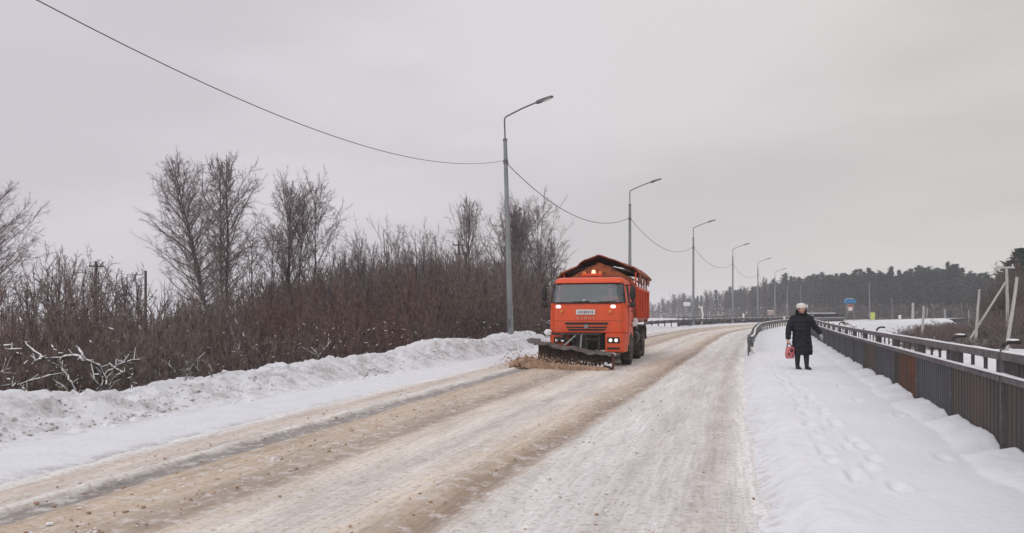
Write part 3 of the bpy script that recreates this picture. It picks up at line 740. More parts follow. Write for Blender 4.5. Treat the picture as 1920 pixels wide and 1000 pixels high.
for k in range(-2, NB + 1):
    p = fpt(k) - O; q = fpt(k + 1) - O
    d = q - p; ang = math.atan2(d.y, d.x); Ld = math.hypot(d.x, d.y)
    lean = rs.uniform(-.012, .012)
    po = link('post', post_me, froot, p, (lean, rs.uniform(-.01, .01), ang))
    if k in (-1, 0, 1, 4, 8):
        link('hook', hook_me, po)
        if k < 2: link('snow', hooksnow_me, po)
    if k == NB: continue
    mid = (p + q) / 2
    side = Vector((-d.y, d.x, 0)).normalized()          # towards the road
    if k < 24:
        kind = {-2: 'fence_grey', -1: 'fence_brown', 0: 'fence_brown', 1: 'fence_grey', 2: 'fence_rust', 3: 'fence_grey', 4: 'fence_brown', 5: 'fence_grey'}.get(k, 'fence_grey')
        key = (kind, round(Ld, 2))
        if key not in sheet_cache: sheet_cache[key] = corr(Ld - .05, 0.0, .865, M[kind])
        s_ = link('sheet', sheet_cache[key], froot, p + d.normalized() * .025 - side * .015, (0, 0, ang))
        if k == 2:
            s_['label'] = 'dark brown corrugated sheet'
            so2 = link('sheet', corr(.62, 0.02, .862, M['rust_orange']), froot, p + d.normalized() * .03 + side * .004 + Vector((0, 0, 0)), (0, 0, ang)); so2['label'] = 'orange rusted sheet'
        if k == 1: s_['label'] = 'dark grey corrugated sheet'
        if k == 0: s_['label'] = 'brown corrugated sheet with rust streaks'
    key = ('rail', round(Ld, 2))
    if key not in sheet_cache:
        sheet_cache[key] = (MB().box((0, 0, 1.108), (Ld, .055, .082)).mesh('top_rail', M['fence_rail'], bevel=.005),
                            MB().box((0, 0, .888), (Ld, .05, .07)).box((0, .03, .918), (Ld, .03, .008)).mesh('lower_rail', M['fence_rail'], bevel=.0))
    tr, lr = sheet_cache[key]
    link('top_rail', tr, froot, mid, (0, 0, ang)); link('lower_rail', lr, froot, mid, (0, 0, ang))
    if k < 16:
        for f in (.075, .285, .52, .75):
            link('bar', bar_me, froot, p + d * f + Vector((0, 0, .995)), (0, 0, ang))
        link('infill_plate', blk_me, froot, p + d * .875 + side * .004 + Vector((0, 0, .995)), (0, 0, ang))
    elif k < 22:
        link('infill_plate', blk_me, froot, p + d * .5 + Vector((0, 0, .995)), (0, 0, ang))
    # snow lying on the rails
    for zt, w_, nm, pr in ((1.150, .026, 'rail_snow', .78), (.924, .034, 'rail_snow', .95)):
        mb = MB(); n = 22; rings = []
        for i in range(n + 1):
            t = i / n; hgt = max(.003, (.012 + .030 * (float(fbm(np.array(t * 6 + k * 3.7), np.array(zt * 9), 3, 77)) + .35)) * pr)
            c = p + d * t + Vector((0, 0, zt - .001)) + side * (.012 if zt < 1 else 0)
            rings.append([c + side * w_, c + side * w_ * .8 + Vector((0, 0, hgt * .8)), c + Vector((0, 0, hgt)), c - side * w_ * .8 + Vector((0, 0, hgt * .8)), c - side * w_])
        mb.loft(rings); part(nm, mb, M['snowcap'], froot)

# ---- w-beam guardrails
WP = [(0, 0), (.03, .02), (.03, .07), (-.02, .11), (-.02, .15), (.03, .19), (.03, .24), (0, .26), (-.006, .26), (.022, .235), (.022, .195), (-.028, .155), (-.028, .105), (.022, .065), (.022, .025), (-.006, 0)]
def guardrail(label, fx, y0, y1, step, zb, side, snow=True, h=.48):
    y = y0; root = thing('guardrail', label, 'guardrail', (fx(y0), y0, float(Z0(y0)) + zb))
    o = root.location.copy(); post = None
    while y < y1:
        yn = min(y + step, y1)
        pts = [Vector((fx(t), t, float(Z0(t)) + zb + h)) - o for t in np.linspace(y, yn, 5)]
        part('beam', sweep(pts, [(side * a, b) for a, b in WP]), M['w_rail'], root, ang=25)
        if post is None: post = MB().box((0, 0, .33), (.09, .12, .78)).box((side * -.0, 0, h + .13), (.12, .10, .2)).mesh('post', M['galv_dark'], bevel=.006)
        for f in (.0, .5):
            t = y + (yn - y) * f; link('post', post, root, Vector((fx(t) - side * .09, t, float(Z0(t)) + zb)) - o, (0, 0, -.3))
        if snow:
            mb = MB(); rings = []
            for i, q in enumerate(pts):
                hh = .02 + .03 * rs.random(); s = Vector((1, -.3, 0)) * .035; c = q + Vector((0, 0, .258))
                rings.append([c - s, c - s * .6 + Vector((0, 0, hh)), c + s * .6 + Vector((0, 0, hh)), c + s])
            mb.loft(rings); part('snow', mb, M['snowcap'], root)
        y = yn
    return root
guardrail('grey steel guardrail between the road and the snowy pavement', lambda y: float(Rx(y)) + .42 - .12 * math.exp(-(y - 26) / 2.0), 26.0, 98, 3.0, .06, 1, h=.40)
guardrail('snow topped guardrail on the far left side of the bend, behind the truck', lambda y: float(Lx(y)) - 1.9, 57, 128, 4.0, .02, -1, h=.42)
gr_ = [o for o in bpy.data.objects if o.name == 'guardrail'][0]; go = gr_.location
et = MB(); et.loft([[Vector((a, 0, b)) for a, b in [(-.05, -.1), (.04, -.1), (.04, .30), (-.05, .30)]], [Vector((a - .06, -.5, b * .9)) for a, b in [(-.05, -.1), (.04, -.1), (.04, .26), (-.05, .26)]], [Vector((a - .10, -.8, b * .5)) for a, b in [(-.05, -.1), (.04, -.1), (.04, .26), (-.05, .26)]]])
part('end_terminal', et, M['white_paint'], gr_, bevel=.01)
lm = MB(); rl = random.Random(6)
for i in range(70):
    y = 25 + 30 * rl.random(); s = rl.uniform(.05, .13); lm.ball(Vector((float(Rx(y)) + .34 + rl.gauss(0, .10), y, float(Z0(y)) + .12)) , (s, s * rl.uniform(1, 2), s * .8), 6, 4, .3, rl)
struct('guardrail_snow_lumps', lm.mesh('guardrail_snow_lumps', M['snow']), 'stuff')
# dark bridge parapet along the outside of the bend
br = thing('bridge_railing', 'dark low railing beyond the bend under the far forest', 'railing', (float(Lx(100)) - 9, 100, .3)); o = br.location.copy()
pts = [Vector((float(Lx(t)) - 9 - (t - 100) * .1, t, .3)) - o for t in np.arange(84, 150, 4.0)]
part('top_rail', sweep([p + Vector((0, 0, .80)) for p in pts], [(-.05, 0), (.05, 0), (.05, .12), (-.05, .12)]), M['galv_dark'], br)
part('kerb_beam', sweep(pts, [(-.12, -.5), (.12, -.5), (.12, .45), (-.12, .45)]), M['shed'], br)
pme = MB().box((0, 0, .6), (.10, .10, .5)).mesh('post', M['galv_dark'])
for p in pts: link('post', pme, br, p)
for a, b in zip(pts[:-1], pts[1:]): link('post', pme, br, (a + b) / 2)

# ================================================================== street lamps and cables
def make_lamp(label, loc, rz, lean, top=10.0):
    h = top - loc[2]
    t = thing('street_lamp', label, 'street lamp', loc, rz, 'street lamps along the left side of the road'); t.rotation_euler = (0, lean, rz)
    mb = MB(); rings = []
    for z, r in ((-.6, .145), (0, .142), (3, .122), (6, .10), (h - 1.0, .082)):
        rings.append([(r * math.cos(a), r * math.sin(a), z) for a in [2 * math.pi * k / 10 for k in range(10)]])
    mb.loft(rings); part('mast', mb, M['galv'], t)
    part('base_door', MB().box((0, -.136, .9), (.09, .012, .35)), M['galv_dark'], t)
    mb = MB().cyl((0, 0, h - 1.05), (0, 0, h - .95), .092, n=10)
    pts = [(0, 0, h - 1.0), (0, 0, h - .14), (.03, 0, h - .05), (.10, 0, h), (.8, 0, h + .27), (1.45, 0, h + .47)]
    mb.path(pts, .034, 8); part('arm', mb, M['galv_dark'], t)
    hd = MB(); hd.prism([(1.38, h + .42), (1.45, h + .52), (1.75, h + .60), (2.12, h + .67), (2.16, h + .63), (2.10, h + .60), (1.70, h + .47), (1.5, h + .41)], -.10, .10)
    ho = part('lamp_head', hd, M['galv_dark'], t, bevel=.012)
    part('lens', MB().prism([(1.72, h + .465), (2.06, h + .578), (2.07, h + .562), (1.73, h + .45)], -.08, .08), M['lamp_off'], ho)
    cl = MB().cyl((0, 0, h - 2.02), (0, 0, h - 1.86), .108, n=10).bar((0, .05, h - 1.92), (.05, .28, h - 1.97), .03)
    part('cable_clamp', cl, M['galv_dark'], t)
    return t
lamps = [((958, 31.6), -15, -1.7, 'nearest tall grey street lamp rising from the snow bank left of the truck'),
         ((1181, 50.5), -22, 0, 'street lamp whose mast stands hidden behind the orange truck'),
         ((1300, 72.2), -27, 0, 'third street lamp, just right of the truck and beside a white roadside board'),
         ((1374, 95.6), -30, 0, 'fourth street lamp, halfway between the truck and the walking woman'),
         ((1421, 120), -32, 0, 'fifth street lamp, standing left of the cream board on the bend'),
         ((1453, 147), -33, 0, 'sixth street lamp, right next to the cream board, its arm over the tree tops'),
         ((1476, 180), -33, 0, 'seventh and farthest street lamp, seen just left of the woman against dark forest')]
lp = []
for (px, D), rz, ln, lab in lamps:
    x = (px - CX) / F * D; zb = .25 if D < 40 else .2
    top = 10.0 if D < 170 else 9.6
    make_lamp(lab, (x, D, zb), R(rz), R(ln), top); lp.append((x, D, 8.12 if D > 32 else 8.1))
def cable(label, pts, r):
    mb = MB(); rings = []
    V = [Vector(p) for p in pts]
    for i, p in enumerate(V):
        d = (V[min(i + 1, len(V) - 1)] - V[max(i - 1, 0)]).normalized(); u = d.cross(Vector((0, 0, 1))).normalized(); w = u.cross(d)
        rings.append([p + (u * math.cos(a) + w * math.sin(a)) * r for a in [2 * math.pi * k / 6 for k in range(6)]])
    mb.loft(rings); o = link('overhead_cable', mb.mesh('overhead_cable', M['cable'])); return tag(o, label, 'cable', 'overhead cables from lamp to lamp')
x1 = -.30
cable('thick overhead cable sagging from the upper left to the nearest street lamp',
      [(x1 - .3168 * (31.6 - y), y, 5.9 + (8.1 - 5.9) * ((y - 15.5) / 16.1) ** 2) for y in np.linspace(-1, 31.6, 40)], .009)
labs = ['overhead cable sagging between the nearest street lamp and the one behind the truck', 'overhead cable between the lamp behind the truck and the third lamp',
        'overhead cable between the third and fourth street lamps', 'overhead cable between the fourth and fifth street lamps', 'overhead cable between the fifth and sixth street lamps']
for i in range(5):
    a = Vector(lp[i]); b = Vector(lp[i + 1]); a = a + Vector((-.25 if i == 0 else 0, .25, 0)) if i == 0 else a; sg = [1.25, 1.25, 1.2, 1.2, 1.2][i]
    pts = []
    for t in np.linspace(0, 1, 20):
        p = a.lerp(b, t); p.z -= 4 * sg * t * (1 - t); pts.append(p)
    cable(labs[i], pts, .017)

# ================================================================== wooden poles, boards and signs
def pole(name, label, cat, base, top, r0, r1, mat, snow=False, group=None):
    base = Vector(base); top = Vector(top); t = thing(name, label, cat, base, 0, group)
    v = top - base; mb = MB(); n = 7
    prev = Vector((0, 0, 0))
    for i in range(n):
        q = v * ((i + 1) / n) + Vector((rs.uniform(-.02, .02), 0, 0)) * (i < n - 1)
        mb.cyl(prev, q, r0 + (r1 - r0) * i / n, r0 + (r1 - r0) * (i + 1) / n, 8); prev = q
    part('shaft', mb, mat, t)
    
    return t
def gp(px, py, D): p = P(px, py, D); p.z = gz(p.x, p.y) - .15; return p
pole('wooden_post', 'thick leaning weathered pole standing behind the fence at the right edge', 'post', gp(1884, 660, 40), P(1907, 520, 40.5), .10, .075, M['wood_pole'])
pole('wooden_post', 'tall pale leaning pole behind the fence, next left of the thick leaning one', 'post', gp(1828, 650, 52), P(1836, 543, 52), .10, .07, M['wood_pole'])
pole('wooden_post', 'shorter pale pole in brown bushes beyond the fence, left of the tall leaning ones', 'post', gp(1728, 637, 66), P(1732, 574, 66), .12, .10, M['wood_pole'])
pole('wooden_post', 'thick pale pole before the pines, right of the yellow-green sign', 'post', gp(1711, 607, 150), P(1712, 568, 150), .26, .24, M['wood_pole'])
pole('wooden_post', 'small thin pole near the shorter pale pole before the pines', 'post', gp(1736, 604, 170), P(1739, 577, 170), .16, .14, M['galv'])
pole('wooden_post', 'small grey post before the pines with a short head', 'post', gp(1772, 600, 180), P(1772, 580, 180), .20, .3, M['galv'])
pole('wooden_post', 'faint grey post before the pines, left of the crossarm pole', 'post', gp(1817, 604, 170), P(1816, 582, 170), .14, .12, M['galv'])
pole('wooden_post', 'short white post on the bend left of the cream board', 'post', P(1394, 601, 105), P(1394, 588, 105), .16, .12, M['white_paint'])
pole('marker_post', 'white marker post at the end of the pavement guardrail', 'post', P(1473, 611, 84), P(1470, 593, 84), .11, .10, M['white_paint'])
pole('lighting_pole', 'thin grey pole beside the yellow-green sign', 'pole', gp(1631, 612, 112), P(1630, 530, 112), .09, .07, M['galv'])
pole('lighting_pole', 'thin grey pole against the forest above the woman, left of the blue canopy', 'pole', P(1504, 606, 130), P(1501, 535, 130), .08, .06, M['galv'])
pole('lighting_pole', 'thin grey pole beside the white roadside board near the third lamp', 'pole', P(1280, 606, 92), P(1281, 556, 92), .05, .04, M['galv'])
pole('lighting_pole', 'faint thin pole before the pines, right of the yellow-green sign', 'pole', gp(1674, 607, 150), P(1672, 560, 150), .09, .07, M['galv'])
# crossarm pole with brace
b = gp(1891, 640, 60); t = pole('utility_pole', 'utility pole with a crossarm and a long slanting brace at the right edge', 'utility pole', b, P(1887, 500, 60), .14, .10, M['wood_pole'])
v = P(1887, 500, 60) - b
part('crossarm', MB().box(v + Vector((-.1, 0, -.1)), (1.5, .12, .12)), M['wood_pole'], t)
for dx in (-.75, -.3, .5):
    part('insulator', MB().cyl(v + Vector((dx, 0, -.04)), v + Vector((dx, 0, .2)), .05, .03, 8), M['white_paint'], t)
part('brace', MB().cyl(P(1815, 642, 58) - b, P(1885, 530, 60) - b, .09, .07, 8), M['wood_pole'], t)
part('snow', MB().box(v + Vector((-.1, 0, -.025)), (1.4, .08, .03)), M['snowcap'], t)
# left, above the thicket
def upole(label, px, D, top, arm, mat=M['wood_dark'], r=.12):
    p = P(px, 600, D); p.z = -.9; q = P(px, top, D); t = thing('utility_pole', label, 'utility pole', p); h = q.z - p.z
    part('shaft', MB().cyl((0, 0, -.3), (0, 0, h), r, r * .75, 8), mat, t)
    if arm:
        part('crossarm', MB().box((0, 0, h - .35), (arm, .1, .1), Matrix.Rotation(.15, 3, 'Z')), mat, t)
        for s in (-.45, .45): part('insulator', MB().cyl((s * arm, 0, h - .3), (s * arm, 0, h - .08), .045, .03, 6), M['galv_dark'], t)
    return t, q
_, qa = upole('dark wooden utility pole above the left thicket with no crossarm', 273, 55, 508, 0)
_, qb = upole('dark utility pole with a crossarm among tall shrubs near the left edge', 180, 50, 490, .9)
t, qc = upole('dark twin pole with crossarms above the thicket, left of the nearest lamp', 860, 62, 452, 1.0)
p = t.location; h = qc.z - p.z
part('second_shaft', MB().cyl((.55, .1, -.3), (.55, .1, h - .9), .11, .08, 8), M['wood_dark'], t)
part('lower_crossarm', MB().box((.25, .05, h - 1.1), (1.2, .1, .1)), M['wood_dark'], t)
pts = []
for tt in np.linspace(0, 1, 14):
    q = qb.lerp(qa, tt) + Vector((0, 0, -.3 - .25 * 4 * tt * (1 - tt))); pts.append(q)
o = cable('thin wire between the two dark utility poles above the left thicket', pts, .009); o['group'] = 'wires behind the thicket'

def board_sign(name, label, cat, px, py0, py1, w_px, D, mat, base_y, posts=(0,), snow=True, pr=.04):
    c = P(px, (py0 + py1) / 2, D); hh = (py1 - py0) * D / F; w = w_px * D / F
    b = P(px, base_y, D); b.z = min(b.z, gz(b.x, b.y)) if px > 1500 else b.z
    t = thing(name, label, cat, b)
    part('board', MB().box((0, 0, c.z - b.z), (w, .06, hh)), mat, t, bevel=.01)
    for q in posts:
        part('post', MB().cyl((q * w, .08, -.3), (q * w, .08, c.z - b.z + hh * .3), pr, n=8), M['galv'], t)
    if snow: part('snow', MB().box((0, .03, c.z - b.z + hh / 2 + .04), (w, .14, .08)), M['snowcap'], t, bevel=.03)
    return t
board_sign('roadside_board', 'white roadside board on two thin posts beside the third lamp', 'sign', 1288, 568, 574, 13, 90, M['white_paint'], 606, (-.35, .2))
board_sign('roadside_board', 'cream board on a post on the bend, left of the woman', 'sign', 1445, 583, 591, 12, 98, M['cream'], 606, (0,))
board_sign('road_sign', 'small yellow-green square sign at the foot of a thin pole before the pines', 'sign', 1636, 586, 599, 9, 112, M['yellow'], 610, (-.2,), False)
s = board_sign('road_sign', 'small pale blue and white sign before the pines, right of the yellow-green sign', 'sign', 1687, 591, 598, 5, 130, M['white_paint'], 608, (0,), False)
t = thing('roadside_post', 'white bent post with a tapering foot right of the third lamp', 'post', P(1317, 606, 90))
o = t.location
part('shaft', MB().path([Vector((-.15, 0, -.2)), P(1318, 590, 90) - o, P(1315, 576, 90) - o], .10, 8), M['white_paint'], t)
part('head', MB().box(P(1314, 576, 90) - o, (.55, .12, .14)), M['white_paint'], t)
# blue canopy on two posts with a notice panel
D = 128; b = P(1594, 604, D); t = thing('sign_canopy', 'bright blue canopy on two thin posts over a white and red notice, before the pines', 'sign', b); k = D / F
zt = (604 - 569) * k
mb = MB().prism([(-.95, zt), (.95, zt), (.82, zt + .55), (.3, zt + .75), (-.55, zt + .8), (-.9, zt + .5)], -.5, .5); part('canopy', mb, M['blue'], t, bevel=.03)
part('snow', MB().box((-.1, 0, zt + .82), (1.0, .8, .07)), M['snowcap'], t, bevel=.03)
for s_ in (-.68, .62): part('post', MB().cyl((s_, 0, -.8), (s_, 0, zt), .05, n=8), M['galv'], t)
part('notice_panel', MB().box((0, -.06, zt - .75), (.95, .06, 1.2)), M['cream'], t)
part('notice', MB().box((0, -.10, zt - .95), (.62, .02, .55)), M['white_paint'], t)
part('notice_band', MB().box((0, -.10, zt - .42), (.62, .02, .3)), M['red'], t)
# low dark shed
D = 118; b = P(1550, 606, D); t = thing('low_shed', 'low dark shed with a snowy roof right behind the woman', 'shed', b, R(-8))
w = 5.2; hh = 1.35
part('wall', MB().box((0, 1.5, hh / 2 - .3), (w, 3, hh + .5)), M['shed'], t)
part('roof', MB().prism([(-w / 2 - .15, hh), (w / 2 - 1.2, hh), (w / 2 + .2, hh - .5), (w / 2 + .2, hh - .35), (w / 2 - 1.2, hh + .15), (-w / 2 - .15, hh + .15)], -.2, 3.2), M['shed'], t)
part('snow', MB().prism([(-w / 2 - .1, hh + .155), (w / 2 - 1.2, hh + .155), (w / 2 - 1.3, hh + .30), (-w / 2, hh + .28)], -.15, 3.15), M['snowcap'], t, bevel=.05)
for i in range(5): part('plank', MB().box((-w / 2 + .6 + i * 1.0, -.03, hh / 2 - .1), (.8, .04, hh - .3)), M['shed'], t)
# ================================================================== vegetation
def gen_tree(seed, H, cr, base=.28, trunks=1, lean=(0, 0), nb=46, elev=48, r0=.11, twig=.009, sub=7, split=.0, top_pow=.8, ter=4):
    """returns trunk segs, crown segs (branches and twigs)"""
    rg = np.random.RandomState(seed); T = []; C = []
    for k in range(trunks):
        n = 16; pts = []
        a = rg.uniform(0, 6.28); sp = split * (1 if trunks > 1 else 0)
        ox, oy = sp * math.cos(a + k * 2.4), sp * math.sin(a + k * 2.4) * .6
        wx = rg.uniform(-.02, .02); hk = H * (1 - .10 * k * rg.rand())
        cx = cy = 0
        for i in range(n + 1):
            t = i / n; cx += rg.normal(0, .022); cy += rg.normal(0, .02)
            s = min(1, t * 2.2) ** 1.3
            pts.append(np.array([lean[0] * t ** 1.15 + ox * s + cx, lean[1] * t + oy * s + cy, hk * t]))
        rad = lambda t: r0 * (1 - t) ** .85 * (.8 if k else 1) + .010
        for i in range(n): T.append([*pts[i], *pts[i + 1], rad(i / n), rad((i + 1) / n)])
        for j in range(nb // trunks):
            t = base + (.985 - base) * ((j + rg.rand()) / (nb // trunks)); f = t * n; i = min(int(f), n - 1); p = pts[i] * (1 - f + i) + pts[i + 1] * (f - i)
            u = (t - base) / (1 - base)
            prof = (math.sin(math.pi * min(1, .12 + .88 * u) ** top_pow) * .9 + .16 * (1 - u) + .06)
            bl = cr * prof * rg.uniform(.75, 1.2)
            az = j * 2.4 + rg.uniform(-.6, .6); el = R(elev + 22 * u + rg.uniform(-10, 10))
            d = np.array([math.cos(az) * math.cos(el), math.sin(az) * math.cos(el), math.sin(el)])
            nseg = 6; L = bl / math.cos(el) * .8; L = min(L, bl * 1.9); bp = [p]; bd = d
            for s in range(nseg):
                bd = bd + rg.normal(0, .11, 3) + np.array([0, 0, .045]); bd /= np.linalg.norm(bd); bp.append(bp[-1] + bd * L / nseg)
            br = min(rad(t) * .5, .006 + .013 * bl)
            rr = lambda s: br * (1 - s / nseg) + twig * .8
            for s in range(nseg): C.append([*bp[s], *bp[s + 1], rr(s), rr(s + 1)])
            for q in range(sub):
                f = 1.0 + (nseg - 1.02) * (q + rg.rand()) / sub; i2 = min(int(f), nseg - 1); sp_ = bp[i2] + (bp[i2 + 1] - bp[i2]) * (f - i2)
                sd = bp[i2 + 1] - bp[i2]; sd = sd / np.linalg.norm(sd) + rg.normal(0, .62, 3); sd[2] += .15; sd /= np.linalg.norm(sd)
                sL = L * rg.uniform(.20, .40) * (1 - .35 * f / nseg); q0 = sp_
                for s in range(3):
                    q1 = q0 + sd * sL / 3; C.append([*q0, *q1, twig * (1.35 - .25 * s), twig * (1.1 - .25 * s)])
                    for w in range(ter if s else ter - 1):
                        td = sd + rg.normal(0, .7, 3); td[2] += .05; td /= np.linalg.norm(td); tl = sL * rg.uniform(.25, .6)
                        e = q0 + (q1 - q0) * rg.rand(); C.append([*e, *(e + td * tl), twig * .95, 0])
                    sd = sd + rg.normal(0, .18, 3); sd /= np.linalg.norm(sd); q0 = q1
    return T, C
def tree_thing(name, label, px, D, top_py, cw, mat_t, mat_c, seed, lean_px=0, group='bare trees behind the snow bank', trunks=1, zb=-.9, **k):
    x = (px - CX) / F * D; zt = CH + (HY - top_py) * D / F; H = zt - zb
    T, C = gen_tree(seed, H, cw * D / F, lean=(lean_px * D / F, .2), trunks=trunks, **k)
    t = thing(name, label, 'tree', (x, D, zb), 0, group)
    V, Q = tubes(T, 7); link('trunk', mesh_np('trunk', V, Q, True, mat_t), t)
    V, Q = mixtubes(C, 3); o = link('branches', mesh_np('branches', V, Q, True, mat_c), t)
    return t
tw, bk, bb, pg = M['twig'], M['bark'], M['bark_birch'], M['twig_purple']
tree_thing('birch_tree', 'tall bare birch leaning left with twin trunks, left of the straight one', 398, 38, 300, 104, bk, tw, 11, lean_px=-84, trunks=2, base=.22, nb=116, split=.30, elev=30, r0=.10, twig=.0062, sub=11, ter=4)
tree_thing('birch_tree', 'tall straight bare birch with two parallel stems, right of the leaning one', 424, 36, 300, 76, bk, tw, 22, lean_px=-4, trunks=2, base=.26, nb=100, split=.16, elev=40, r0=.085, twig=.0062, sub=11, ter=4)
tree_thing('birch_tree', 'dense rounded bare birch with several stems, left of the thicket middle', 560, 42, 354, 74, bk, tw, 35, lean_px=6, trunks=4, base=.22, nb=130, split=.75, elev=46, r0=.07, twig=.0072, sub=10, ter=4)
tree_thing('bare_tree', 'slender sparse bare tree rising above the thicket beside the twin pole', 876, 50, 382, 48, bk, pg, 44, lean_px=0, trunks=2, base=.30, nb=60, split=.4, elev=56, r0=.07, twig=.0075, sub=8, ter=4)
tree_thing('birch_tree', 'wide bare birch with pale trunks, right of the nearest street lamp', 988, 52, 392, 66, bb, pg, 55, lean_px=-2, trunks=5, base=.16, nb=150, split=.95, elev=52, r0=.08, twig=.0085, sub=10, ter=4)
tree_thing('birch_tree', 'smaller bare birch with a white trunk close to the truck mirror', 1022, 54, 455, 40, bb, pg, 56, lean_px=2, trunks=2, base=.18, nb=70, split=.4, elev=54, r0=.065, twig=.008, sub=8)
tree_thing('bare_tree', 'bare tree cut off by the left edge of the photo', -62, 30, 336, 112, bk, tw, 66, lean_px=14, trunks=3, base=.24, nb=90, split=.5, elev=30, r0=.075, twig=.0052, sub=11, ter=4)
tree_thing('bare_tree', 'low bare tree between the straight birch and the rounded birch', 492, 44, 440, 50, bk, pg, 67, trunks=2, base=.2, nb=70, split=.5, elev=42, r0=.05, twig=.0072, sub=8)
tall = [(652, 464, 42, 44, 'tall bare bush right of the rounded birch'), (705, 452, 42, 44, 'tall bare bush in the middle of the thicket, left of the highest bush'), (752, 442, 44, 47, 'high many-stemmed bush in the middle of the thicket'),
        (806, 440, 42, 46, 'high bare bush just left of the twin utility pole'), (842, 470, 28, 48, 'bare bush at the foot of the twin utility pole'), (915, 462, 34, 47, 'bare bush between the sparse tree and the nearest lamp'), (938, 478, 26, 45, 'small bush directly left of the nearest lamp mast'),
        (608, 512, 30, 40, 'lower bare bush under the rounded birch'), (95, 492, 44, 28, 'tall bare bush near the left edge below the cut off tree'), (150, 482, 40, 30, 'tall bare bush left of the crossarm pole near the left edge'),
        (212, 512, 36, 29, 'bare bush between the two left utility poles'), (30, 520, 44, 24, 'bare bush under the tree at the left edge')]
for i, (px, ty, w, D, lab) in enumerate(tall):
    tree_thing('tall_bush', lab, px, D, ty, w * 1.35, bk, pg if px > 400 else tw, 100 + i, trunks=5, base=.12, nb=56, split=1.0, elev=50, r0=.035, twig=.008, sub=7, ter=3, group='tall bare bushes in the thicket', lean_px=rs.uniform(-8, 8))
    # a bush is a plant, not a tree
for o in bpy.data.objects:
    if o.name.startswith('tall_bush'): o['category'] = 'bush'

# thin leaning stems in front of the thicket
for lab, pts in (('pale thin bent trunk leaning left in front of the thicket, below the birches', [(452, 702), (440, 640), (425, 590), (408, 545), (396, 510)]),
                 ('thin bare trunk leaning left beside the pale bent one', [(492, 700), (468, 645), (446, 610), (430, 575)]),
                 ('thin grey stem crossing low in front of the thicket, left of the two leaning trunks', [(383, 590), (377, 560), (368, 520), (352, 480)])):
    D = 21; V3 = [P(x, y, D + .4 * i) for i, (x, y) in enumerate(pts)]
    t = thing('leaning_stem', lab, 'sapling', V3[0], 0, 'leaning stems in the thicket'); S = []; Cc = []
    rg = np.random.RandomState(len(lab))
    for i in range(len(V3) - 1):
        a, b = V3[i] - V3[0], V3[i + 1] - V3[0]; S.append([*a, *b, .045 - .008 * i, .037 - .008 * i])
        for j in range(7):
            q = np.array(a.lerp(b, rg.rand())); d = rg.normal(0, .5, 3) + [0, 0, .6]; L_ = rg.uniform(.4, .9)
            Cc.append([*q, *(q + d * L_), .010, .006])
            for w in range(4):
                e = q + d * L_ * rg.rand(); Cc.append([*e, *(e + (d + rg.normal(0, .5, 3)) * .3), .006, .004])
    V, Q = tubes(S, 6); link('trunk', mesh_np('trunk', V, Q, True, bb), t)
    V, Q = tubes(Cc, 3); link('twigs', mesh_np('twigs', V, Q, True, pg), t)

# ---- thicket
def proto_shrub(seed, n=20, twig=.006, spread=.42, segs=5):
    rg = np.random.RandomState(seed); S = []
    for i in range(n):
        a = rg.uniform(0, 6.28); r = rg.uniform(0, .22); p = np.array([r * math.cos(a), r * math.sin(a), 0.])
        el = rg.uniform(.55, 1.45); d = np.array([math.cos(a) * math.cos(el), math.sin(a) * math.cos(el), math.sin(el)]); L = rg.uniform(.6, 1.0)
        for s in range(segs):
            d = d + rg.normal(0, .13, 3) + [0, 0, .03]; d /= np.linalg.norm(d); q = p + d * L / segs
            S.append([*p, *q, twig * (1.8 - .28 * s), twig * (1.5 - .28 * s)])
            for w in range(5 if s > 0 else 2):
                e = p + (q - p) * rg.rand(); td = d + rg.normal(0, .55, 3); td /= np.linalg.norm(td); tl = L * rg.uniform(.10, .28)
                S.append([*e, *(e + td * tl), twig * 1.05, 0])
            p = q
    return np.array(S)
protos = [proto_shrub(s) for s in range(7)]
def place_shrubs(items, name, mat, n=3, frac=1):
    """items: (x, y, z, height, width)"""
    out = []; rg = np.random.RandomState(7)
    for (x, y, z_, h, w) in items:
        s = protos[rg.randint(len(protos))]; s = s[:int(len(s) * frac)].copy(); a = rg.uniform(0, 6.28); ca, sa = math.cos(a), math.sin(a)
        for c in (0, 3):
            px_, py_ = s[:, c].copy(), s[:, c + 1].copy()
            s[:, c] = (px_ * ca - py_ * sa) * w + x; s[:, c + 1] = (px_ * sa + py_ * ca) * w + y; s[:, c + 2] = s[:, c + 2] * h + z_
        s[:, 6:] *= .8 + .32 * max(h, 1.2)
        s[:, 6:] *= max(1, y / 26) ** .5
        out.append(s)
    V, Q = mixtubes(np.concatenate(out), n); me = mesh_np(name, V, Q, True, mat); return struct(name, me, 'stuff')
rng = random.Random(21)
tp = [(-150, 540), (0, 548), (60, 545), (130, 532), (200, 535), (260, 560), (330, 568), (400, 552), (470, 535), (540, 530), (600, 520), (660, 510), (720, 505), (800, 492), (850, 495), (900, 500), (950, 505), (1000, 515), (1050, 520)]
items = []
def ttop(px): return float(np.interp(px, [a for a, _ in tp], [b for _, b in tp]))
tries = 0
while len(items) < 330 and tries < 40000:
    tries += 1
    y = 9 + 53 * rng.random() ** .9
    a = 4.0 + (3 + y * .45) * rng.random() ** 1.3
    x = float(Lx(y)) - a; px = CX + F * x / y
    if not -120 < px < 1046: continue
    zt = CH + (HY - ttop(px)) * y / F
    h = (zt + .8) * (rng.uniform(.55, 1.0) if rng.random() < .75 else rng.uniform(1.0, 1.25))
    if a < 5.5: h *= .75
    if h < .8: continue
    items.append((x, y, -.85 if a > 4.6 else -.6, h, h * rng.uniform(.55, .85)))
place_shrubs(items, 'thicket', M['thicket'])
back = []
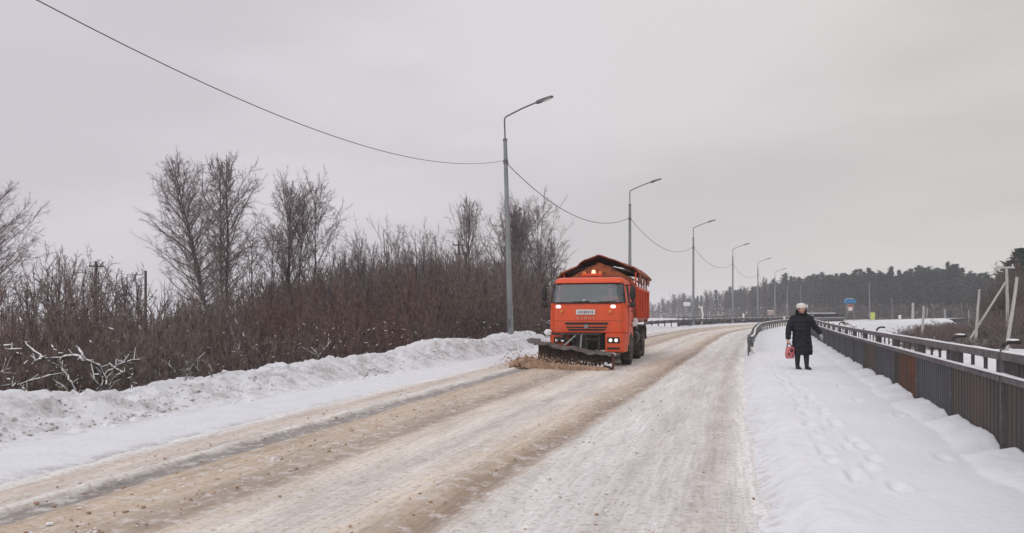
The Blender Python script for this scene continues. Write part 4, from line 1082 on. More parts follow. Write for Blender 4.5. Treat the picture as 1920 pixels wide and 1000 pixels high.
while len(back) < 120:
    px = rng.uniform(560, 1046) if rng.random() < .8 else rng.uniform(-60, 560); D = rng.uniform(46, 66); x = (px - CX) / F * D
    if x > float(Lx(D)) - 6: continue
    ty = float(np.interp(px, [-60, 300, 480, 600, 640, 720, 820, 940, 1046], [540, 556, 520, 505, 480, 466, 456, 470, 500])) + rng.uniform(-4, 34)
    h = CH + (HY - ty) * D / F + .8; back.append((x, D, -.8, h, h * rng.uniform(.5, .8)))
place_shrubs(back, 'far_thicket', M['twig_purple'])
low = []
for i in range(120):
    y = 9 + 46 * rng.random(); a = 3.7 + 2.6 * rng.random(); x = float(Lx(y)) - a; px = CX + F * x / y
    if not -120 < px < 1046: continue
    low.append((x, y, -.5, rng.uniform(.9, 1.7), rng.uniform(.9, 1.6)))
place_shrubs(low, 'undergrowth', M['thicket'])
# snow caught in the thicket
mb = MB()
for i in range(500):
    y = 9.5 + 36 * rng.random() ** 1.1; a = 3.8 + 4.2 * rng.random() ** 1.5; x = float(Lx(y)) - a; a = a; z_ = .1 + 1.2 * rng.random() ** 2.2
    s = rng.uniform(.006, .014) * (1 + y / 45) * (1.6 if rng.random() < .06 else 1)
    an = rng.uniform(0, 6.28); l_ = s * rng.uniform(.8, 3.4); dx, dz = math.cos(an) * l_, abs(math.sin(an)) * l_ * .6
    mb.cyl((x - dx, y, z_ - dz), (x + dx, y + rng.uniform(-l_, l_), z_ + dz), s * .8, s * .5, 5)
struct('snow_on_twigs', mb.mesh('snow_on_twigs', M['snowcap']), 'stuff')

# ---- snow laden bent branches at the left
D = 12.4
def branchset(name, label, polys, D, r, rootpx):
    o = P(*rootpx, D); t = thing(name, label, 'branch', o)
    S = []; W = []
    rg = np.random.RandomState(3)
    for pl in polys:
        V3 = [P(x, y, D + .25 * math.sin(x * .07)) - o for x, y in pl]; E = [V3[0] * 2 - V3[1]] + V3 + [V3[-1] * 2 - V3[-2]]; pts = []
        for i in range(1, len(E) - 2):
            for w in range(5):
                t_ = w / 5; a, b, c, d = E[i - 1], E[i], E[i + 1], E[i + 2]
                pts.append(.5 * (2 * b + (c - a) * t_ + (2 * a - 5 * b + 4 * c - d) * t_ * t_ + (3 * b - a - 3 * c + d) * t_ ** 3) + Vector((rg.normal(0, .006), rg.normal(0, .01), rg.normal(0, .006))))
        pts.append(V3[-1])
        n = len(pts) - 1
        for i in range(n):
            ra = r * (.45 + .55 * math.sin(math.pi * (i + .5) / (n + 1))); a, b = pts[i], pts[i + 1]
            S.append([*a, *b, ra, ra]); u = Vector((0, 0, ra * .75)); rw = ra * rg.uniform(.62, .95)
            if rg.rand() < .92: W.append([*(a + u - (b - a) * .06), *(b + u + (b - a) * .06), rw, rw])
            for j in range(1):
                e = a.lerp(b, rg.rand()); d = Vector((rg.normal(0, .09), rg.normal(0, .09), rg.normal(.04, .09))); S.append([*e, *(e + d), ra * .4, ra * .25])
                if rg.rand() < .6: W.append([*(e + Vector((0, 0, ra * .4))), *(e + d + Vector((0, 0, ra * .3))), ra * .45, ra * .3])
    V, Q = tubes(S, 6); link('wood', mesh_np('wood', V, Q, True, bk), t)
    V, Q = tubes(W, 6); link('snow', mesh_np('snow', V, Q, True, M['snowcap']), t)
branchset('snowy_branch', 'thick bent branch loaded with snow arching above the bank near the left edge',
          [[(46, 642), (80, 670), (112, 672), (138, 668), (160, 676), (188, 692), (205, 728)], [(60, 684), (80, 671)], [(92, 678), (112, 690), (124, 702), (142, 732)], [(144, 650), (160, 674)]], D, .024, (188, 736))
branchset('snowy_branch', 'spreading snowy branches of a small bush right of the arching one',
          [[(260, 674), (240, 678), (216, 690), (196, 706), (186, 738)], [(236, 696), (216, 708), (200, 736)], [(205, 682), (216, 692), (236, 700)], [(170, 706), (186, 726), (190, 738)], [(246, 682), (247, 732)]], D + .2, .017, (195, 740))
branchset('snowy_branch', 'low snowy branches lying on the bank at the left edge',
          [[(116, 700), (80, 708), (40, 720), (-10, 726)], [(100, 712), (126, 732)], [(10, 656), (40, 655)], [(0, 700), (14, 694)], [(30, 716), (52, 738)]], D - .4, .017, (60, 742))
branchset('snowy_branch', 'thin snowy shrub branches rising from the bank left of the leaning trunks',
          [[(340, 716), (322, 690), (300, 672)], [(345, 716), (362, 684), (384, 662)], [(352, 716), (352, 690), (340, 668)], [(330, 718), (300, 706), (290, 690)], [(400, 706), (392, 684), (372, 676)]], 15.2, .012, (345, 718))
branchset('snowy_branch', 'thin snowy stems leaning up just left of the pale leaning trunks',
          [[(468, 694), (452, 660), (440, 640)], [(468, 694), (486, 664), (474, 650)]], 19.5, .013, (468, 694))
branchset('snowy_branch', 'small snowy twig fork behind the bank, halfway between the leaning trunks and the nearest lamp',
          [[(598, 668), (612, 650), (622, 640)], [(598, 668), (584, 652)], [(598, 668), (566, 652), (550, 640)]], 19.5, .013, (598, 668))

# ---- right side: bushes, woodland and far forest
items = []
for i in range(120):
    px = rng.uniform(1678, 1960); D = rng.uniform(54, 92) if not 1805 < (px) < 1900 else rng.uniform(64, 92); x = (px - CX) / F * D
    if x < float(Fx(D)) + 4: continue
    ty = np.interp(px, [1690, 1730, 1800, 1850, 1880, 1960], [612, 604, 602, 594, 560, 545]) + rng.uniform(0, 24)
    zt = CH + (HY - ty) * D / F; zb = gz(x, D); h = zt - zb
    if h > .5: items.append((x, D, zb, h, h * rng.uniform(.7, 1.1)))
for i in range(70):
    px = rng.uniform(1688, 1870); D = rng.uniform(84, 150); x = (px - CX) / F * D; items.append((x, D, gz(x, D) - .1, rng.uniform(.9, 1.7), rng.uniform(1.6, 3.2)))
for i in range(30):
    px = rng.uniform(1700, 1930); D = rng.uniform(44, 54); x = (px - CX) / F * D; zb = gz(x, D); items.append((x, D, zb, rng.uniform(.5, 1.0), 1.0))
place_shrubs(items, 'brown_bushes', M['thicket'])
items = []
for i in range(170):
    D = rng.uniform(40, 90); x = 30.5 + .36 * (D - 70) + rng.gauss(0, 4.5); x = max(x, float(Fx(D)) + 2.5); items.append((x, D, gz(x, D) - .02, rng.uniform(.15, .38), rng.uniform(.25, .45)))
place_shrubs(items, 'dry_weeds', M['thicket'], frac=.12)

def pine_mesh(seed, kind, tris=1.0):
    """unit height 1 = 10 m; returns trunk V,Q and crown V,T"""
    rg = np.random.RandomState(seed); H = 10.0
    T = [[0, 0, -1, rg.normal(0, .1), 0, H * .55, .17, .12], [rg.normal(0, .05), 0, H * .5, rg.normal(0, .15), 0, H * .97, .12, .03]]
    tri = []
    if kind == 'spruce': lv = [(t, 1.75 * (1 - t) ** .8 + .15) for t in np.linspace(.10, .99, 20)]
    else: lv = [(t, 1.75 * math.sin(math.pi * min(.97, .14 + .86 * ((t - .42) / .58))) ** .7 + .1) for t in np.linspace(.42, .985, 17)]
    for t, r in lv:
        nb = int((9 if kind == 'spruce' else 10) * tris); a0 = rg.uniform(0, 6.28)
        for b in range(nb):
            a = a0 + b * 6.28 / nb + rg.normal(0, .3); rr = r * rg.uniform(.55, 1.18); m = 5
            if kind != 'spruce' and rg.rand() < .2: continue
            for j in range(m):
                f = (j + rg.rand()) / m; c = np.array([math.cos(a) * rr * f, math.sin(a) * rr * f, H * t - (.35 * rr * f if kind == 'spruce' else -.15 * rr * f) + rg.normal(0, .12)])
                s = rg.uniform(.22, .5) * (1.25 - .5 * f)
                v = rg.normal(0, 1, (3, 3)); v /= np.linalg.norm(v, axis=1)[:, None]; v[:, 2] *= .55; tri.append(c + v * s)
    tri = np.array(tri).reshape(-1, 3)
    # dead lower twigs on pines
    C = []
    if kind != 'spruce':
        for q in range(14):
            t = rg.uniform(.12, .45); a = rg.uniform(0, 6.28); L_ = rg.uniform(.4, 1.1); C.append([0, 0, H * t, math.cos(a) * L_, math.sin(a) * L_, H * t + .1, .03, .015])
    return T + C, tri, np.arange(len(tri)).reshape(-1, 3)
variants = []
for s, kd in ((1, 'pine'), (2, 'pine'), (3, 'spruce'), (4, 'pine'), (5, 'spruce')):
    T, V, Fc = pine_mesh(s, kd); tv, tq = tubes(T, 5)
    variants.append((mesh_np('trunk', tv, tq, True, M['pine_bark']), mesh_np('crown', V, Fc, False, M['pine_leaf']), T, V, kd))
bare_v = []
for s in range(3):
    T, C = gen_tree(300 + s, 10, 1.9, base=.22, trunks=2, nb=44, elev=50, r0=.10, twig=.035, sub=4, ter=2, split=.4)
    tv, tq = tubes(T, 5); cv, cq = tubes(C, 3)
    cv, cq = mixtubes(C, 3)
    bare_v.append((mesh_np('trunk', tv, tq, True, M['bark']), mesh_np('branches', cv, cq, True, M['far_twig']), np.array(T), np.array(C)))
TOPY = [(880, 560), (1040, 566), (1215, 567), (1255, 562), (1285, 548), (1300, 558), (1350, 551), (1400, 541), (1440, 528), (1480, 521), (1560, 517), (1640, 511), (1700, 508), (1740, 503), (1760, 501), (1795, 501), (1812, 517), (1840, 512), (1860, 521), (1900, 513), (2050, 500)]
DIST = [(880, 560), (1225, 470), (1300, 420), (1400, 345), (1500, 290), (1640, 245), (1860, 215), (2050, 200)]
ip = lambda tb, v: float(np.interp(v, [a for a, _ in tb], [b for _, b in tb]))
rng = random.Random(77)
def forest_spot(px, dd, drop):
    D = ip(DIST, px) + dd; x = (px - CX) / F * D; zt = CH + (HY - ip(TOPY, px) - drop) * D / F; return x, D, zt + 1.1
def far_tree(px, dd, drop, conif, name, label, group, v=None):
    x, D, h = forest_spot(px, dd, drop)
    vv = rng.choice(variants if conif else bare_v) if v is None else v
    t = thing(name, label, 'tree', (x, D, -1.1), rng.uniform(0, 6.28), group); s = h / 10
    t.scale = (s * rng.uniform(.85, 1.15),) * 2 + (s,)
    link('trunk', vv[0], t); link('crown' if conif else 'branches', vv[1], t)
px = 1214
while px < 1872:
    conif = rng.random() < np.interp(px, [1214, 1400, 1500, 1600], [.12, .45, .8, .96])
    far_tree(px, rng.uniform(-6, 8), rng.uniform(-9, 14), conif, 'conifer' if conif else 'bare_tree',
             'dark conifer in the front row of the far forest' if conif else 'greyish bare tree in the front row of the far forest',
             'conifers of the far forest edge' if conif else 'bare trees of the far forest edge')
    px += rng.uniform(6.5, 11)
# the rest of the wood as one mass
tv_all, cv_all, bt_all = [], [], []
for row in range(5):
    px = 860
    while px < 2080:
        dd = 10 + row * 14 + rng.uniform(-5, 5); x, D, h = forest_spot(px, dd, rng.uniform(-2, 15) if row < 4 else rng.uniform(2, 12)); conif = rng.random() < np.interp(px, [1214, 1400, 1500], [.25, .6, .97])
        s = h / 10; a = rng.uniform(0, 6.28); ca, sa = math.cos(a), math.sin(a)
        if conif:
            v = rng.choice(variants); V = v[3]; W = np.stack([(V[:, 0] * ca - V[:, 1] * sa) * s + x, (V[:, 0] * sa + V[:, 1] * ca) * s + D, V[:, 2] * s - 1.1], -1)
            if row > 1: W = W.reshape(-1, 3, 3); W = W[::2]; c = W.mean(1, keepdims=True); W = (c + (W - c) * 1.4).reshape(-1, 3)
            cv_all.append(W); bt_all.append([[x, D, -1.2, x, D, h * .8, .16 * s, .08 * s]])
        else:
            v = rng.choice(bare_v); S = v[3][::5].copy() if row else v[3][::3].copy()
            for c in (0, 3):
                X_, Y_ = S[:, c].copy(), S[:, c + 1].copy(); S[:, c] = (X_ * ca - Y_ * sa) * s + x; S[:, c + 1] = (X_ * sa + Y_ * ca) * s + D; S[:, c + 2] = S[:, c + 2] * s - 1.1
            S[:, 6:] *= s * 2.3; bt_all.append(S); bt_all.append([[x, D, -1.2, x, D, h * .9, .14 * s, .05 * s]])
        px += rng.uniform(9, 15) * (1 if row < 3 else 1.5)
W = np.concatenate(cv_all); struct('forest_crowns', mesh_np('forest_crowns', W, np.arange(len(W)).reshape(-1, 3), False, M['pine_leaf']), 'stuff')
V, Q = mixtubes(np.concatenate([np.array(b) for b in bt_all]), 3); struct('forest_trunks', mesh_np('forest_trunks', V, Q, True, M['far_twig']), 'stuff')
# undergrowth at the foot of the far wood
tri = []
rg = np.random.RandomState(9)
for i in range(16000):
    px = rg.uniform(880, 2060); D = ip(DIST, px) + rg.uniform(-14, 45); x = (px - CX) / F * D; c = np.array([x, D, -1.1 + 5.5 * rg.rand() ** 1.3])
    v = rg.normal(0, 1, (3, 3)); v /= np.linalg.norm(v, axis=1)[:, None]; tri.append(c + v * rg.uniform(.4, 1.2))
W = np.array(tri).reshape(-1, 3); struct('forest_undergrowth', mesh_np('forest_undergrowth', W, np.arange(len(W)).reshape(-1, 3), False, M['far_twig']), 'stuff')
# woodland edge at the right
def near_conifer(px, D, top, v, lab, wd=1.0):
    x = (px - CX) / F * D; zb = gz(x, D) - .1; h = CH + (HY - top) * D / F - zb; t = thing('pine_tree', lab, 'tree', (x, D, zb), 1.0, 'pines at the right edge'); s = h / 10; t.scale = (s * wd, s * wd, s)
    T, V, Fc = pine_mesh(40 + v, 'pine', 2.2); tv, tq = tubes(T, 6); link('trunk', mesh_np('trunk', tv, tq, True, M['pine_bark']), t); link('crown', mesh_np('crown', V, Fc, False, M['pine_leaf']), t)
near_conifer(1916, 96, 468, 1, 'rounded dark pine at the right edge, the highest tree there', 1.5)
near_conifer(1893, 104, 492, 2, 'dark pine left of the rounded one at the right edge', 1.2)
near_conifer(1950, 92, 462, 3, 'dark pine cut off by the right edge', 1.5)
for i, (px, D, top, w, lab) in enumerate([(1858, 80, 545, 30, 'brown bare tree below the pines, left of the slanting brace top'), (1878, 84, 520, 34, 'brown bare tree right behind the crossarm pole'), (1902, 78, 505, 40, 'brown bare tree in front of the rounded pine'),
                                         (1925, 72, 500, 46, 'brown bare tree at the very right edge'), (1842, 88, 566, 26, 'small brown bare tree between the two leaning poles'), (1895, 68, 545, 40, 'low brown bare tree right of the crossarm pole'), (1868, 70, 575, 34, 'low brown bare tree left of the crossarm pole')]):
    tree_thing('bare_tree', lab, px, D, top, w, bk, M['thicket'], 500 + i, zb=-1.2, trunks=4, base=.12, nb=70, split=1.0, elev=52, r0=.06, twig=.016, sub=6, ter=3, group='brown bare trees at the right edge')
# ================================================================== the snow plough truck
TR = thing('snowplough_truck', 'orange dump truck with a dark front snow plough clearing the road', 'truck', (2.18, 21.5, .005), R(-14.5))
OR, DK = M['orange'], M['dark']
def W_(z): return float(np.interp(z, [.6, 1.0, 1.5, 1.86, 2.42, 2.50, 2.565, 2.61], [1.13, 1.145, 1.145, 1.13, 1.055, 1.04, 1.01, .93]))
def FY(z): return float(np.interp(z, [.6, 1.0, 1.5, 1.86, 2.42, 2.50, 2.565, 2.61], [.02, 0, 0, .03, .17, .20, .24, .36]))
RC = .26
def half(z):
    w, f = W_(z), FY(z); b = lambda x: f + .045 * (x / w) ** 2
    pts = [(0, b(0)), (.4 * (w - RC), b(.4 * w)), (.8 * (w - RC), b(.8 * (w - RC))), (w - RC, b(w - RC))]
    for a in (30, 60, 90): pts.append((w - RC + RC * math.sin(R(a)), f + .035 + RC * (1 - math.cos(R(a)))))
    pts += [(w, .56), (w, 1.38), (w, 1.98)]
    return pts
def ringpt(i, z):
    x, y = half(z)[abs(i)]; return Vector((x if i >= 0 else -x, y, z))
def shell(zs, a, b):
    mb = MB(); n = b - a + 1
    vs = [ringpt(i, z) for z in zs for i in range(a, b + 1)]
    return mb.add(vs, [(r * n + k, r * n + k + 1, (r + 1) * n + k + 1, (r + 1) * n + k) for r in range(len(zs) - 1) for k in range(n - 1)])
cab = MB()
def merge(d, s): d.add(s.v, s.f)
merge(cab, shell([.98, 1.02, 1.5, 1.80, 1.86], -9, 9))
merge(cab, shell([2.42, 2.50, 2.565, 2.61], -9, 9))
for a, b in ((5, 7), (8, 9)):
    merge(cab, shell([1.86, 2.42], a, b)); merge(cab, shell([1.86, 2.42], -b, -a))
top = [ringpt(i, 2.61) for i in range(-9, 10)]
cab.add(top, [tuple(range(19))])
for z0_, z1_ in ((.98, 2.73),):
    zz = [.98, 1.5, 1.86, 2.42, 2.565, 2.61]
    vs = [ringpt(-9, z) for z in zz] + [ringpt(9, z) for z in zz]
    cab.add(vs, [(i, i + 1, 7 + i, 6 + i) for i in range(5)])
cab_o = part('cab', cab, OR, TR, ang=30)
sol = cab_o.modifiers.new('thick', 'SOLIDIFY'); sol.thickness = .025; sol.offset = -1
part('windshield', shell([1.868, 2.41], -5, 5), M['glass'], TR)
for s in (1, -1):
    g = MB(); pts = [ringpt(s * 7, 1.87), ringpt(s * 8, 1.87), ringpt(s * 8, 2.41), ringpt(s * 7, 2.41)]; g.add(pts, [(0, 1, 2, 3)]); part('side_window', g, M['glass'], TR)
gk = MB(); e = [ringpt(i, 1.865) for i in range(-5, 6)] + [ringpt(i, 2.415) for i in range(5, -6, -1)]; e = [p + Vector((0, -.006, 0)) for p in e]
gk.path(e + [e[0]], .014, 6); part('windshield_seal', gk, M['black'], TR)
# inside of the cab
inn = MB().box((0, 1.88, 1.9), (2.0, .04, 1.1)).box((0, 1.1, 2.46), (1.8, 1.4, .03)).box((0, 1.1, 1.15), (2.2, 1.6, .04)); part('cab_lining', inn, M['dash'], TR)
part('dashboard', MB().prism([(.16, 1.62), (.16, 1.84), (.32, 1.875), (.52, 1.84), (.58, 1.66)], -1.0, 1.0, 'x'), M['dash'], TR, bevel=.01)
for x in (-.55, .52):
    st = part('seat', MB().box((x, 1.25, 1.42), (.55, .5, .14)).box((x, 1.52, 1.80), (.5, .12, .75)), M['dash'], TR, bevel=.04)
    part('headrest', MB().box((x, 1.5, 2.25), (.26, .09, .16)), M['dash'], st, bevel=.03)
sw = MB(); rr = .22; q = Matrix.Rotation(R(28), 3, 'X')
ring = [Vector((.52, .72, 1.90)) + q @ Vector((rr * math.cos(t), rr * math.sin(t), 0)) for t in [k * math.pi / 9 for k in range(19)]]
sw.path(ring, .015, 6).bar(ring[0], ring[9], .03, .02).cyl((.52, .72, 1.89), (.52, .58, 1.55), .03, n=8); part('steering_wheel', sw, M['black'], TR)
part('dashboard_light', MB().ball((-.14, .33, 1.925), (.055, .05, .055), 10, 6), M['white_paint'], TR)
# roof strip and beacons
part('roof_visor', MB().prism([(.17, 2.425), (.12, 2.44), (.13, 2.475), (.20, 2.505)], -.96, .96, 'x'), OR, TR, bevel=.008)
bb_ = part('beacon_bar', MB().box((.0, .95, 2.72), (.62, .16, .07)).box((-.25, .95, 2.64), (.05, .1, .1)).box((.25, .95, 2.64), (.05, .1, .1)), OR, TR, bevel=.01)
part('beacon', MB().cyl((.06, .92, 2.755), (.06, .92, 2.86), .065, .05, 12), M['beacon_on'], bb_)
part('beacon', MB().cyl((-.22, .95, 2.755), (-.22, .95, 2.82), .05, .045, 12), M['amber'], bb_); part('beacon', MB().cyl((.26, .95, 2.755), (.26, .95, 2.82), .05, .045, 12), M['amber'], bb_)
# panel joints, grille, badges
jt = MB()
for z in (1.835, 1.335): 
    pp = [ringpt(i, z) + Vector((0, -.003, 0)) for i in range(-4, 5)]; jt.path(pp, .006, 4)
for s in (1, -1):
    jt.path([ringpt(s * 4, z) + Vector((s * .0, -.004, 0)) for z in (1.0, 1.5, 1.83)], .006, 4)
part('panel_joint', jt, M['orange_dirt_shade'], TR)
part('cowl_strip', MB().prism([(-.012, 1.842), (-.012, 1.862), (.05, 1.87), (.05, 1.842)], -.92, .92, 'x'), M['black'], TR)
gr = part('grille', MB().prism([(-.66, 1.285), (.62, 1.285), (.60, 1.222), (-.64, 1.222)], -.012, .06).prism([(-.62, 1.165), (.58, 1.165), (.50, 1.05), (-.54, 1.05)], -.012, .06), M['black'], TR)
part('grille_bar', MB().prism([(-.58, 1.118), (.54, 1.118), (.53, 1.10), (-.57, 1.10)], -.022, -.012), OR, gr)
part('emblem', MB().cyl((-.02, -.045, 1.17), (-.02, -.01, 1.17), .062, .062, 16), M['galv'], TR)
npl = part('number_plate', MB().box((-.04, -.020, 1.585), (.56, .016, .15)), M['plate'], TR, bevel=.006)
rgp = random.Random(4); mk_ = MB()
for i, x in enumerate(np.linspace(-.23, .16, 8)): mk_.box((x, -.030, 1.585), (.026 + .012 * rgp.random(), .003, .06 + .02 * rgp.random()))
part('plate_characters', mk_, M['galv_dark'], npl)
cu = bpy.data.curves.new('maker_name', 'FONT'); cu.body = 'КАМАЗ'; cu.size = .115; cu.extrude = .004; cu.align_x = 'CENTER'; cu.align_y = 'CENTER'; cu.space_character = 1.5
to = bpy.data.objects.new('tmp_t', cu); COL.objects.link(to); dg = bpy.context.evaluated_depsgraph_get(); dg.update()
tm = bpy.data.meshes.new_from_object(to.evaluated_get(dg)); bpy.data.objects.remove(to); tm.materials.clear(); tm.materials.append(M['letters'])
o = link('maker_name', tm, TR, (-.04, -.016, 1.41), (R(90), 0, 0)); 
for x0_ in (-.45, .35): 
    w_ = part('wiper', MB().bar((x0_, -.02, 1.88), (x0_ + .52, .0, 1.905), .014, .02).bar((x0_ + .2, -.03, 1.85), (x0_ + .3, -.02, 1.9), .02, .02), M['black'], TR)
# lamps in the front panel
for s in (1, -1):
    x = .80 * s - .04
    part('marker_lamp', MB().box((x, -.01, 1.745), (.15, .07, .10)), M['lamp_on'], TR, bevel=.02)
    part('fog_lamp', MB().cyl((x - s * .09, -.04, 1.61), (x - s * .09, .04, 1.61), .048, .055, 12), M['amber'], TR)
# bumper corners with headlights
for s in (1, -1):
    poly = [(s * .54, -.10), (s * .93, -.09), (s * 1.06, -.02), (s * 1.125, .14), (s * 1.135, .48), (s * .54, .48)]
    bo = part('bumper_corner', MB().prism(poly, .43, .975, 'z'), OR, TR, bevel=.02)
    part('headlight_housing', MB().box((s * .78, -.098, .775), (.36, .03, .17)), M['black'], bo, bevel=.01)
    for dx in (-.085, .075):
        part('headlight', MB().cyl((s * .78 + dx, -.13, .775), (s * .78 + dx, -.10, .775), .048, .058, 14), M['lamp_on'], bo)
    part('bumper_slot', MB().box((s * .78, -.095, .545), (.36, .02, .055)), M['black'], bo)
    part('bumper_step', MB().box((s * .80, -.11, .415), (.5, .12, .03)), DK, bo)
part('radiator', MB().box((0, .22, .80), (1.1, .05, .62)), M['black'], TR)
ml = MB()
for i in range(7): ml.box((-.45 + i * .15, .17, .78), (.03, .05, .5))
part('radiator_guard', ml, DK, TR)
# doors
for s in (1, -1):
    d = MB().prism([(.50, .985), (.50, 1.85), (1.42, 1.85), (1.42, .985)], 1.147 if s > 0 else -1.165, 1.165 if s > 0 else -1.147, 'x')
    do = part('door', d, OR, TR, bevel=.006); part('handle', MB().box((s * 1.18, 1.28, 1.62), (.03, .16, .04)), M['black'], do)
    part('wheel_arch', MB().prism([(.50, .62), (.50, .98), (1.98, .98), (1.98, .62), (1.83, .62), (1.74, .90), (.80, .90), (.66, .62)], s * 1.13 - .02, s * 1.13 + .02, 'x'), OR, TR)
    part('step', MB().box((s * 1.06, .62, .45), (.2, .25, .05)).box((s * 1.06, 1.93, .55), (.2, .2, .5)), DK, TR)
    m = part('mirror', MB().ball((s * 1.30, .16, 2.13), (.085, .05, .23), 12, 8), M['black'], TR)
    part('mirror_glass', MB().box((s * 1.30, .215, 2.13), (.12, .01, .34)), M['mirror'], m)
    part('mirror_arm', MB().path([(s * 1.03, .42, 2.36), (s * 1.28, .2, 2.38), (s * 1.29, .18, 1.80), (s * 1.13, .42, 1.74)], .014, 6), M['black'], m)
    part('mirror', MB().ball((s * 1.29, .16, 1.80), (.085, .05, .095), 10, 6), M['black'], TR, label='small lower wide-angle mirror')
part('snow', MB().ball((1.24, 1.55, 1.28), (.10, .16, .13), 8, 6, .15, random.Random(2)).ball((1.21, 1.35, 1.22), (.07, .12, .08), 8, 5, .15, random.Random(3)), M['plate'], TR, label='dirty snow stuck to the cab side')
part('snow', MB().ball((-1.16, .02, .98), (.12, .12, .10), 8, 6, .2, random.Random(5)), M['snowcap'], TR, label='snow lump stuck on the bumper corner')
# chassis
part('chassis_frame', MB().box((.42, 3.9, .92), (.09, 7.2, .24)).box((-.42, 3.9, .92), (.09, 7.2, .24)).box((0, 1.25, .5), (1.9, .14, .14)).box((0, 4.3, .52), (1.9, .16, .16)).box((0, 5.6, .52), (1.9, .16, .16)).box((0, 7.3, .9), (2.2, .1, .16)), DK, TR)
part('fuel_tank', MB().cyl((1.0, 2.35, .78), (1.0, 3.35, .78), .26, n=16), DK, TR)
part('air_tank', MB().cyl((-1.0, 2.35, .78), (-1.0, 3.35, .78), .22, n=16), DK, TR)
tread = [(-.15, .36), (-.15, .45), (-.12, .495), (-.04, .505), (.04, .505), (.12, .495), (.15, .45), (.15, .36)]
ty = MB().lathe(tread, (0, 0, 0), 'x', 36)
for i in range(36):
    a = 2 * math.pi * i / 36; ty.box((0, .505 * math.cos(a), .505 * math.sin(a)), (.26, .03, .025), Matrix.Rotation(a, 3, 'X'))
tyre_me = ty.mesh('tyre', M['rubber'])
rimb = MB().lathe([(-.13, .365), (-.10, .33), (.02, .30), (.04, .18), (.10, .16), (.10, .06), (.115, .001)], (0, 0, 0), 'x', 24)
for i in range(8):
    a = 2 * math.pi * i / 8; rimb.cyl((.04, .24 * math.cos(a), .24 * math.sin(a)), (.075, .24 * math.cos(a), .24 * math.sin(a)), .02, n=6)
rim_me = rimb.mesh('rim', M['rubber'])
for x, y, dual in ((1.02, 1.25, 0), (-1.02, 1.25, 0), (1.05, 4.25, 1), (-1.05, 4.25, 1), (1.05, 5.6, 1), (-1.05, 5.6, 1)):
    s = 1 if x > 0 else -1; w = link('wheel', None, TR, (x, y, .505), (0, 0, 0 if s > 0 else math.pi))
    link('tyre', tyre_me, w); link('rim', rim_me, w)
    if dual: link('tyre', tyre_me, w, (-.33, 0, 0))
for s in (1, -1):
    part('mudguard', MB().prism([(3.62, .62), (3.66, 1.0), (3.9, 1.16), (5.95, 1.16), (6.2, 1.0), (6.24, .62), (6.2, .62), (6.15, .97), (5.9, 1.12), (3.95, 1.12), (3.70, .97), (3.66, .62)], s * 1.05 - .2, s * 1.05 + .2, 'x'), M['rubber'], TR)
    part('mud_flap', MB().box((s * 1.02, 3.60, .55), (.55, .012, .5)), M['rubber'], TR)
    part('side_guard', MB().box((s * 1.17, 2.95, 1.12), (.05, 1.0, .12)), DK, TR)
# body
BX = 1.23
body = MB().prism([(-1.02, 1.22), (1.02, 1.22), (BX - .02, 1.42), (BX - .02, 2.34), (BX - .07, 2.34), (BX - .07, 1.45), (1.0, 1.27), (-1.0, 1.27), (-BX + .07, 1.45), (-BX + .07, 2.34), (-BX + .02, 2.34), (-BX + .02, 1.42)], 2.50, 7.35)
bo = part('body', body, M['orange_dirt_shade'], TR, smooth=False)
part('headboard', MB().prism([(-BX, 1.25), (BX, 1.25), (BX, 2.50), (.95, 2.62), (-.95, 2.62), (-BX, 2.50)], 2.30, 2.355), M['orange_dirt_shade'], bo)
part('tailgate', MB().box((0, 7.39, 1.85), (2.4, .07, 1.2)), M['orange_dirt_shade'], bo)
for s in (1, -1):
    part('top_rail', MB().box((s * BX, 4.92, 2.36), (.10, 4.95, .09)), OR, bo, bevel=.01)
    part('bottom_rail', MB().box((s * (BX - .03), 4.92, 1.38), (.09, 4.9, .10)), M['orange_dirt_shade'], bo, bevel=.01)
    for i in range(9):
        part('rib', MB().box((s * (BX + .018), 2.62 + i * .57, 1.86), (.075, .085, .93)), OR if i % 2 == 0 else M['orange_dirt_shade'], bo, bevel=.008)
    for i in range(5):
        part('hoop_post', MB().box((s * (BX - .06), 2.65 + i * 1.12, 2.62), (.05, .06, .50)), M['orange_dirt_shade'] if i else OR, bo)
for i in range(5):
    part('hoop', MB().bar((-BX + .06, 2.65 + i * 1.12, 2.86), (0, 2.65 + i * 1.12, 3.14), .05).bar((0, 2.65 + i * 1.12, 3.14), (BX - .06, 2.65 + i * 1.12, 2.86), .05), DK, bo)
# sand load, seen under the tarpaulin at the front
u = np.linspace(-1.12, 1.12, 30); v = np.linspace(2.36, 7.2, 60); U, Vv = np.meshgrid(u, v)
zl = 2.35 + .86 * np.clip(1 - np.abs(U) / 1.45, 0, 1) ** .8 * sstep(2.30, 2.52, Vv) + .10 * fbm(U * 5, Vv * 5, 4, 6)
link('sand_load', grid_mesh('sand_load', U, Vv, zl, M['load']), bo)
u = np.linspace(-1.36, 1.36, 54); v = np.linspace(2.42, 7.62, 90); U, Vv = np.meshgrid(u, v)
au = np.abs(U + .02)
zt = 2.93 + .50 * np.clip(1 - au / 1.36, 0, 1) ** .8 + .13 * fbm(U * 2.2, Vv * 1.3, 4, 60) + .03 * np.sin(Vv * 5.6 + 2 * U) * au
zt -= .09 * sstep(1.15, 1.36, au) * (.5 + np.clip(fbm(Vv * 3, U * 0, 3, 61) + .5, 0, 1)); zt += np.where(U < -.55, -.10, 0) * sstep(-.55, -.75, U)
Vr = Vv + .16 * fbm(U * 3, Vv * 0, 3, 62) * (Vv < 2.6)
